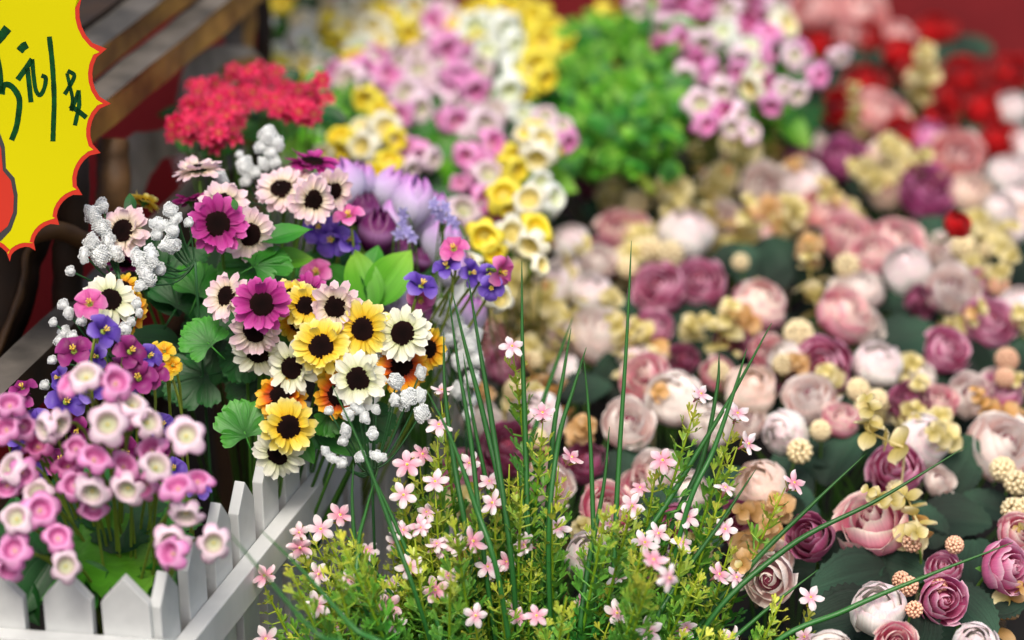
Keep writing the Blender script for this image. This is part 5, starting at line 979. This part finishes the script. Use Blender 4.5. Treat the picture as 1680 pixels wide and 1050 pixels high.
SF = [(720, 697, 50, -.1, .5, 1, 0), (668, 762, 52, -.3, .2, 0, 0), (693, 745, 44, .4, .7, 0, .03), (714, 790, 50, .0, .1, 0, 0), (662, 812, 50, -.1, .2, 1, 0), (558, 845, 50, .2, .5, 0, .03), (526, 868, 50, .1, .2, 0, 0), (492, 898, 48, -.3, .0, 0, -.01), (434, 945, 50, -.1, .1, 0, -.01), (520, 992, 52, .1, .1, 1, -.02), (522, 942, 46, .2, .2, 0, 0), (436, 1048, 50, 0, .2, 0, -.02), (638, 995, 50, .0, .2, 0, -.02), (645, 1022, 50, .1, -.1, 0, -.02), (672, 930, 52, .1, .1, 1, -.02), (714, 968, 50, .1, -.2, 0, -.03), (735, 945, 40, .5, .3, 0, -.01), (776, 888, 52, .2, .1, 0, -.03), (745, 893, 44, -.3, .2, 1, 0), (720, 897, 48, -.1, .2, 0, 0),
      (890, 677, 46, .0, 1.0, 0, .02), (840, 568, 46, .2, .9, 1, .03), (1150, 646, 44, .6, .7, 1, 0), (1087, 755, 50, .2, .9, 0, 0), (938, 750, 44, .1, 1.1, 0, .02), (808, 825, 50, .1, .3, 1, -.01), (803, 790, 44, .0, 1.0, 1, .02), (916, 865, 48, .1, .7, 1, 0), (858, 893, 46, .0, .1, 1, 0), (1037, 830, 48, .1, .4, 1, 0), (1058, 890, 50, -.1, .1, 1, -.02), (1072, 918, 52, .1, .1, 0, -.12), (1098, 948, 52, .1, -.1, 0, -.14), (1014, 946, 46, .1, .8, 0, -.01), (1012, 1006, 52, .0, .05, 1, -.03), (1065, 1036, 54, .0, .1, 1, -.05), (1128, 848, 48, .1, .3, 1, .0), (1190, 868, 44, .4, .4, 1, .01), (1180, 942, 46, .7, .5, 0, 0), (800, 930, 46, -.1, .2, 1, -.01), (1210, 678, 48, .1, .8, 1, .02), (1228, 728, 46, .6, .4, 1, .02), (1303, 792, 46, .8, .6, 0, .02), (1330, 980, 48, .5, .3, 1, .0), (1320, 1045, 46, .3, .6, 0, 0), (1190, 800, 40, .2, .8, 1, .02), (1080, 875, 44, .3, .2, 0, .0), (725, 640, 40, .0, 1.0, 0, .04), (770, 760, 44, -.2, .5, 1, .02), (1120, 890, 44, .3, .5, 1, .0), (955, 985, 30, 0, .4, 0, 0), (880, 1010, 44, .1, .2, 0, -.06), (700, 840, 40, .2, .4, 1, .02), (1000, 860, 40, 0, .6, 1, .03), (575, 950, 44, 0, .4, 0, .02), (780, 1010, 46, 0, .3, 1, -.05), (1050, 800, 38, 0, .8, 0, .03)]
broot = V((BB.location.x, BB.location.y, 0))
def root_for(p): return V((broot.x + (p.x - broot.x) * .42 + gauss(.012), broot.y + (p.y - broot.y) * .3 + gauss(.012), max(0.02, p.z - .36)))
roots = []
for _ in range(26):
    x = rnd(480, 1260); SF.append((x, rnd(800, 1040) + abs(x - 850) * .12, rnd(36, 46), gauss(.4), .3, R.random() < .6, rnd(-.02, .06)))
for x, y, s, fx, fy, pale, dd in SF:
    d = 2.12 + dd; q = small_flower(x, y, d, s, fx, fy, pale); put_sprig(q, root_for(q))
for i in range(52):                  # flowerless sprigs fill the bush
    x = rnd(470, 1290); lim = 720 + abs(x - 850) * .42 + rnd(0, 200); y = min(1080, lim + 30)
    if x < 440 or x > 1330: continue
    q = P(x, y, 2.12 + rnd(-.12, .10)); put_sprig(q, root_for(q))
gt = P(930, 1150, 2.1); GT = thing('grass_tuft', 'tuft of long thin green grass blades rising through the pink flowering bush', 'plant', V((gt.x, gt.y + .05, 0)))
BL = [[(1036, 395), (1028, 560), (1014, 780), (1000, 1060)], [(856, 428), (857, 560), (862, 720), (872, 1000)], [(735, 478), (752, 600), (772, 720), (800, 960)], [(768, 455), (785, 560), (808, 700), (840, 930)], [(742, 480), (764, 570), (795, 690), (830, 860)], [(958, 588), (966, 680), (972, 820), (976, 1060)], [(937, 538), (925, 610), (905, 740), (888, 1050)], [(962, 570), (940, 640), (915, 730), (900, 900)], [(940, 520), (915, 590), (885, 680), (860, 800)],
      [(1266, 530), (1200, 650), (1110, 800), (1010, 980)], [(1225, 572), (1205, 640), (1170, 740), (1120, 860)], [(1420, 745), (1330, 830), (1230, 930), (1130, 1060)], [(1586, 732), (1440, 820), (1290, 900), (1150, 1040)], [(1662, 890), (1520, 945), (1390, 1000), (1250, 1075)], [(1342, 935), (1270, 990), (1200, 1050), (1150, 1090)], [(545, 632), (595, 740), (640, 860), (690, 1000)], [(592, 742), (640, 840), (690, 960), (730, 1060)], [(428, 870), (500, 940), (580, 1030), (650, 1090)], [(372, 870), (440, 950), (520, 1040), (600, 1090)], [(728, 545), (730, 640), (745, 760), (770, 900)], [(760, 580), (775, 680), (800, 800), (825, 920)], [(1180, 580), (1176, 640), (1150, 760), (1090, 900)], [(700, 640), (740, 720), (780, 830), (820, 960)], [(560, 870), (610, 930), (670, 1010), (740, 1070)], [(850, 760), (860, 840), (880, 950), (900, 1060)], [(640, 800), (690, 880), (760, 980), (800, 1060)], [(1000, 700), (990, 800), (965, 930), (950, 1060)], [(1240, 770), (1180, 860), (1110, 960), (1060, 1060)], [(580, 760), (578, 830), (590, 930), (640, 1060)], [(620, 770), (600, 840), (588, 900), (600, 1000)]]
for i, b in enumerate(BL):
    D = {15: 2.07, 17: 1.95, 18: 1.90, 8: 2.3, 12: 2.12, 13: 2.10, 0: 2.14}.get(i, 2.13 + gauss(.03))
    ctrl = [P(x, y, D) for x, y in b]; low = ctrl[-1]; g_ = GT.location + V(((low.x - GT.location.x) * .35 + gauss(.008), (low.y - GT.location.y) * .3 + gauss(.008), 0)); mid = V((mixv(low.x, g_.x, .5), mixv(low.y, g_.y, .5), low.z * .45))
    pts = spline(ctrl + [mid, g_], 8); n = len(pts); w = rnd(.0021, .0026)
    part('blade', MB().add(tube(pts, [w * (.10 + .90 * min(1, (k / n) * 2.6) ** .7) for k in range(n)], 6)).mesh('blade', ['grass_blade']), GT)
print('objects', len(bpy.data.objects), 'tris', sum(len(o.data.polygons) for o in bpy.data.objects if o.type == 'MESH'))
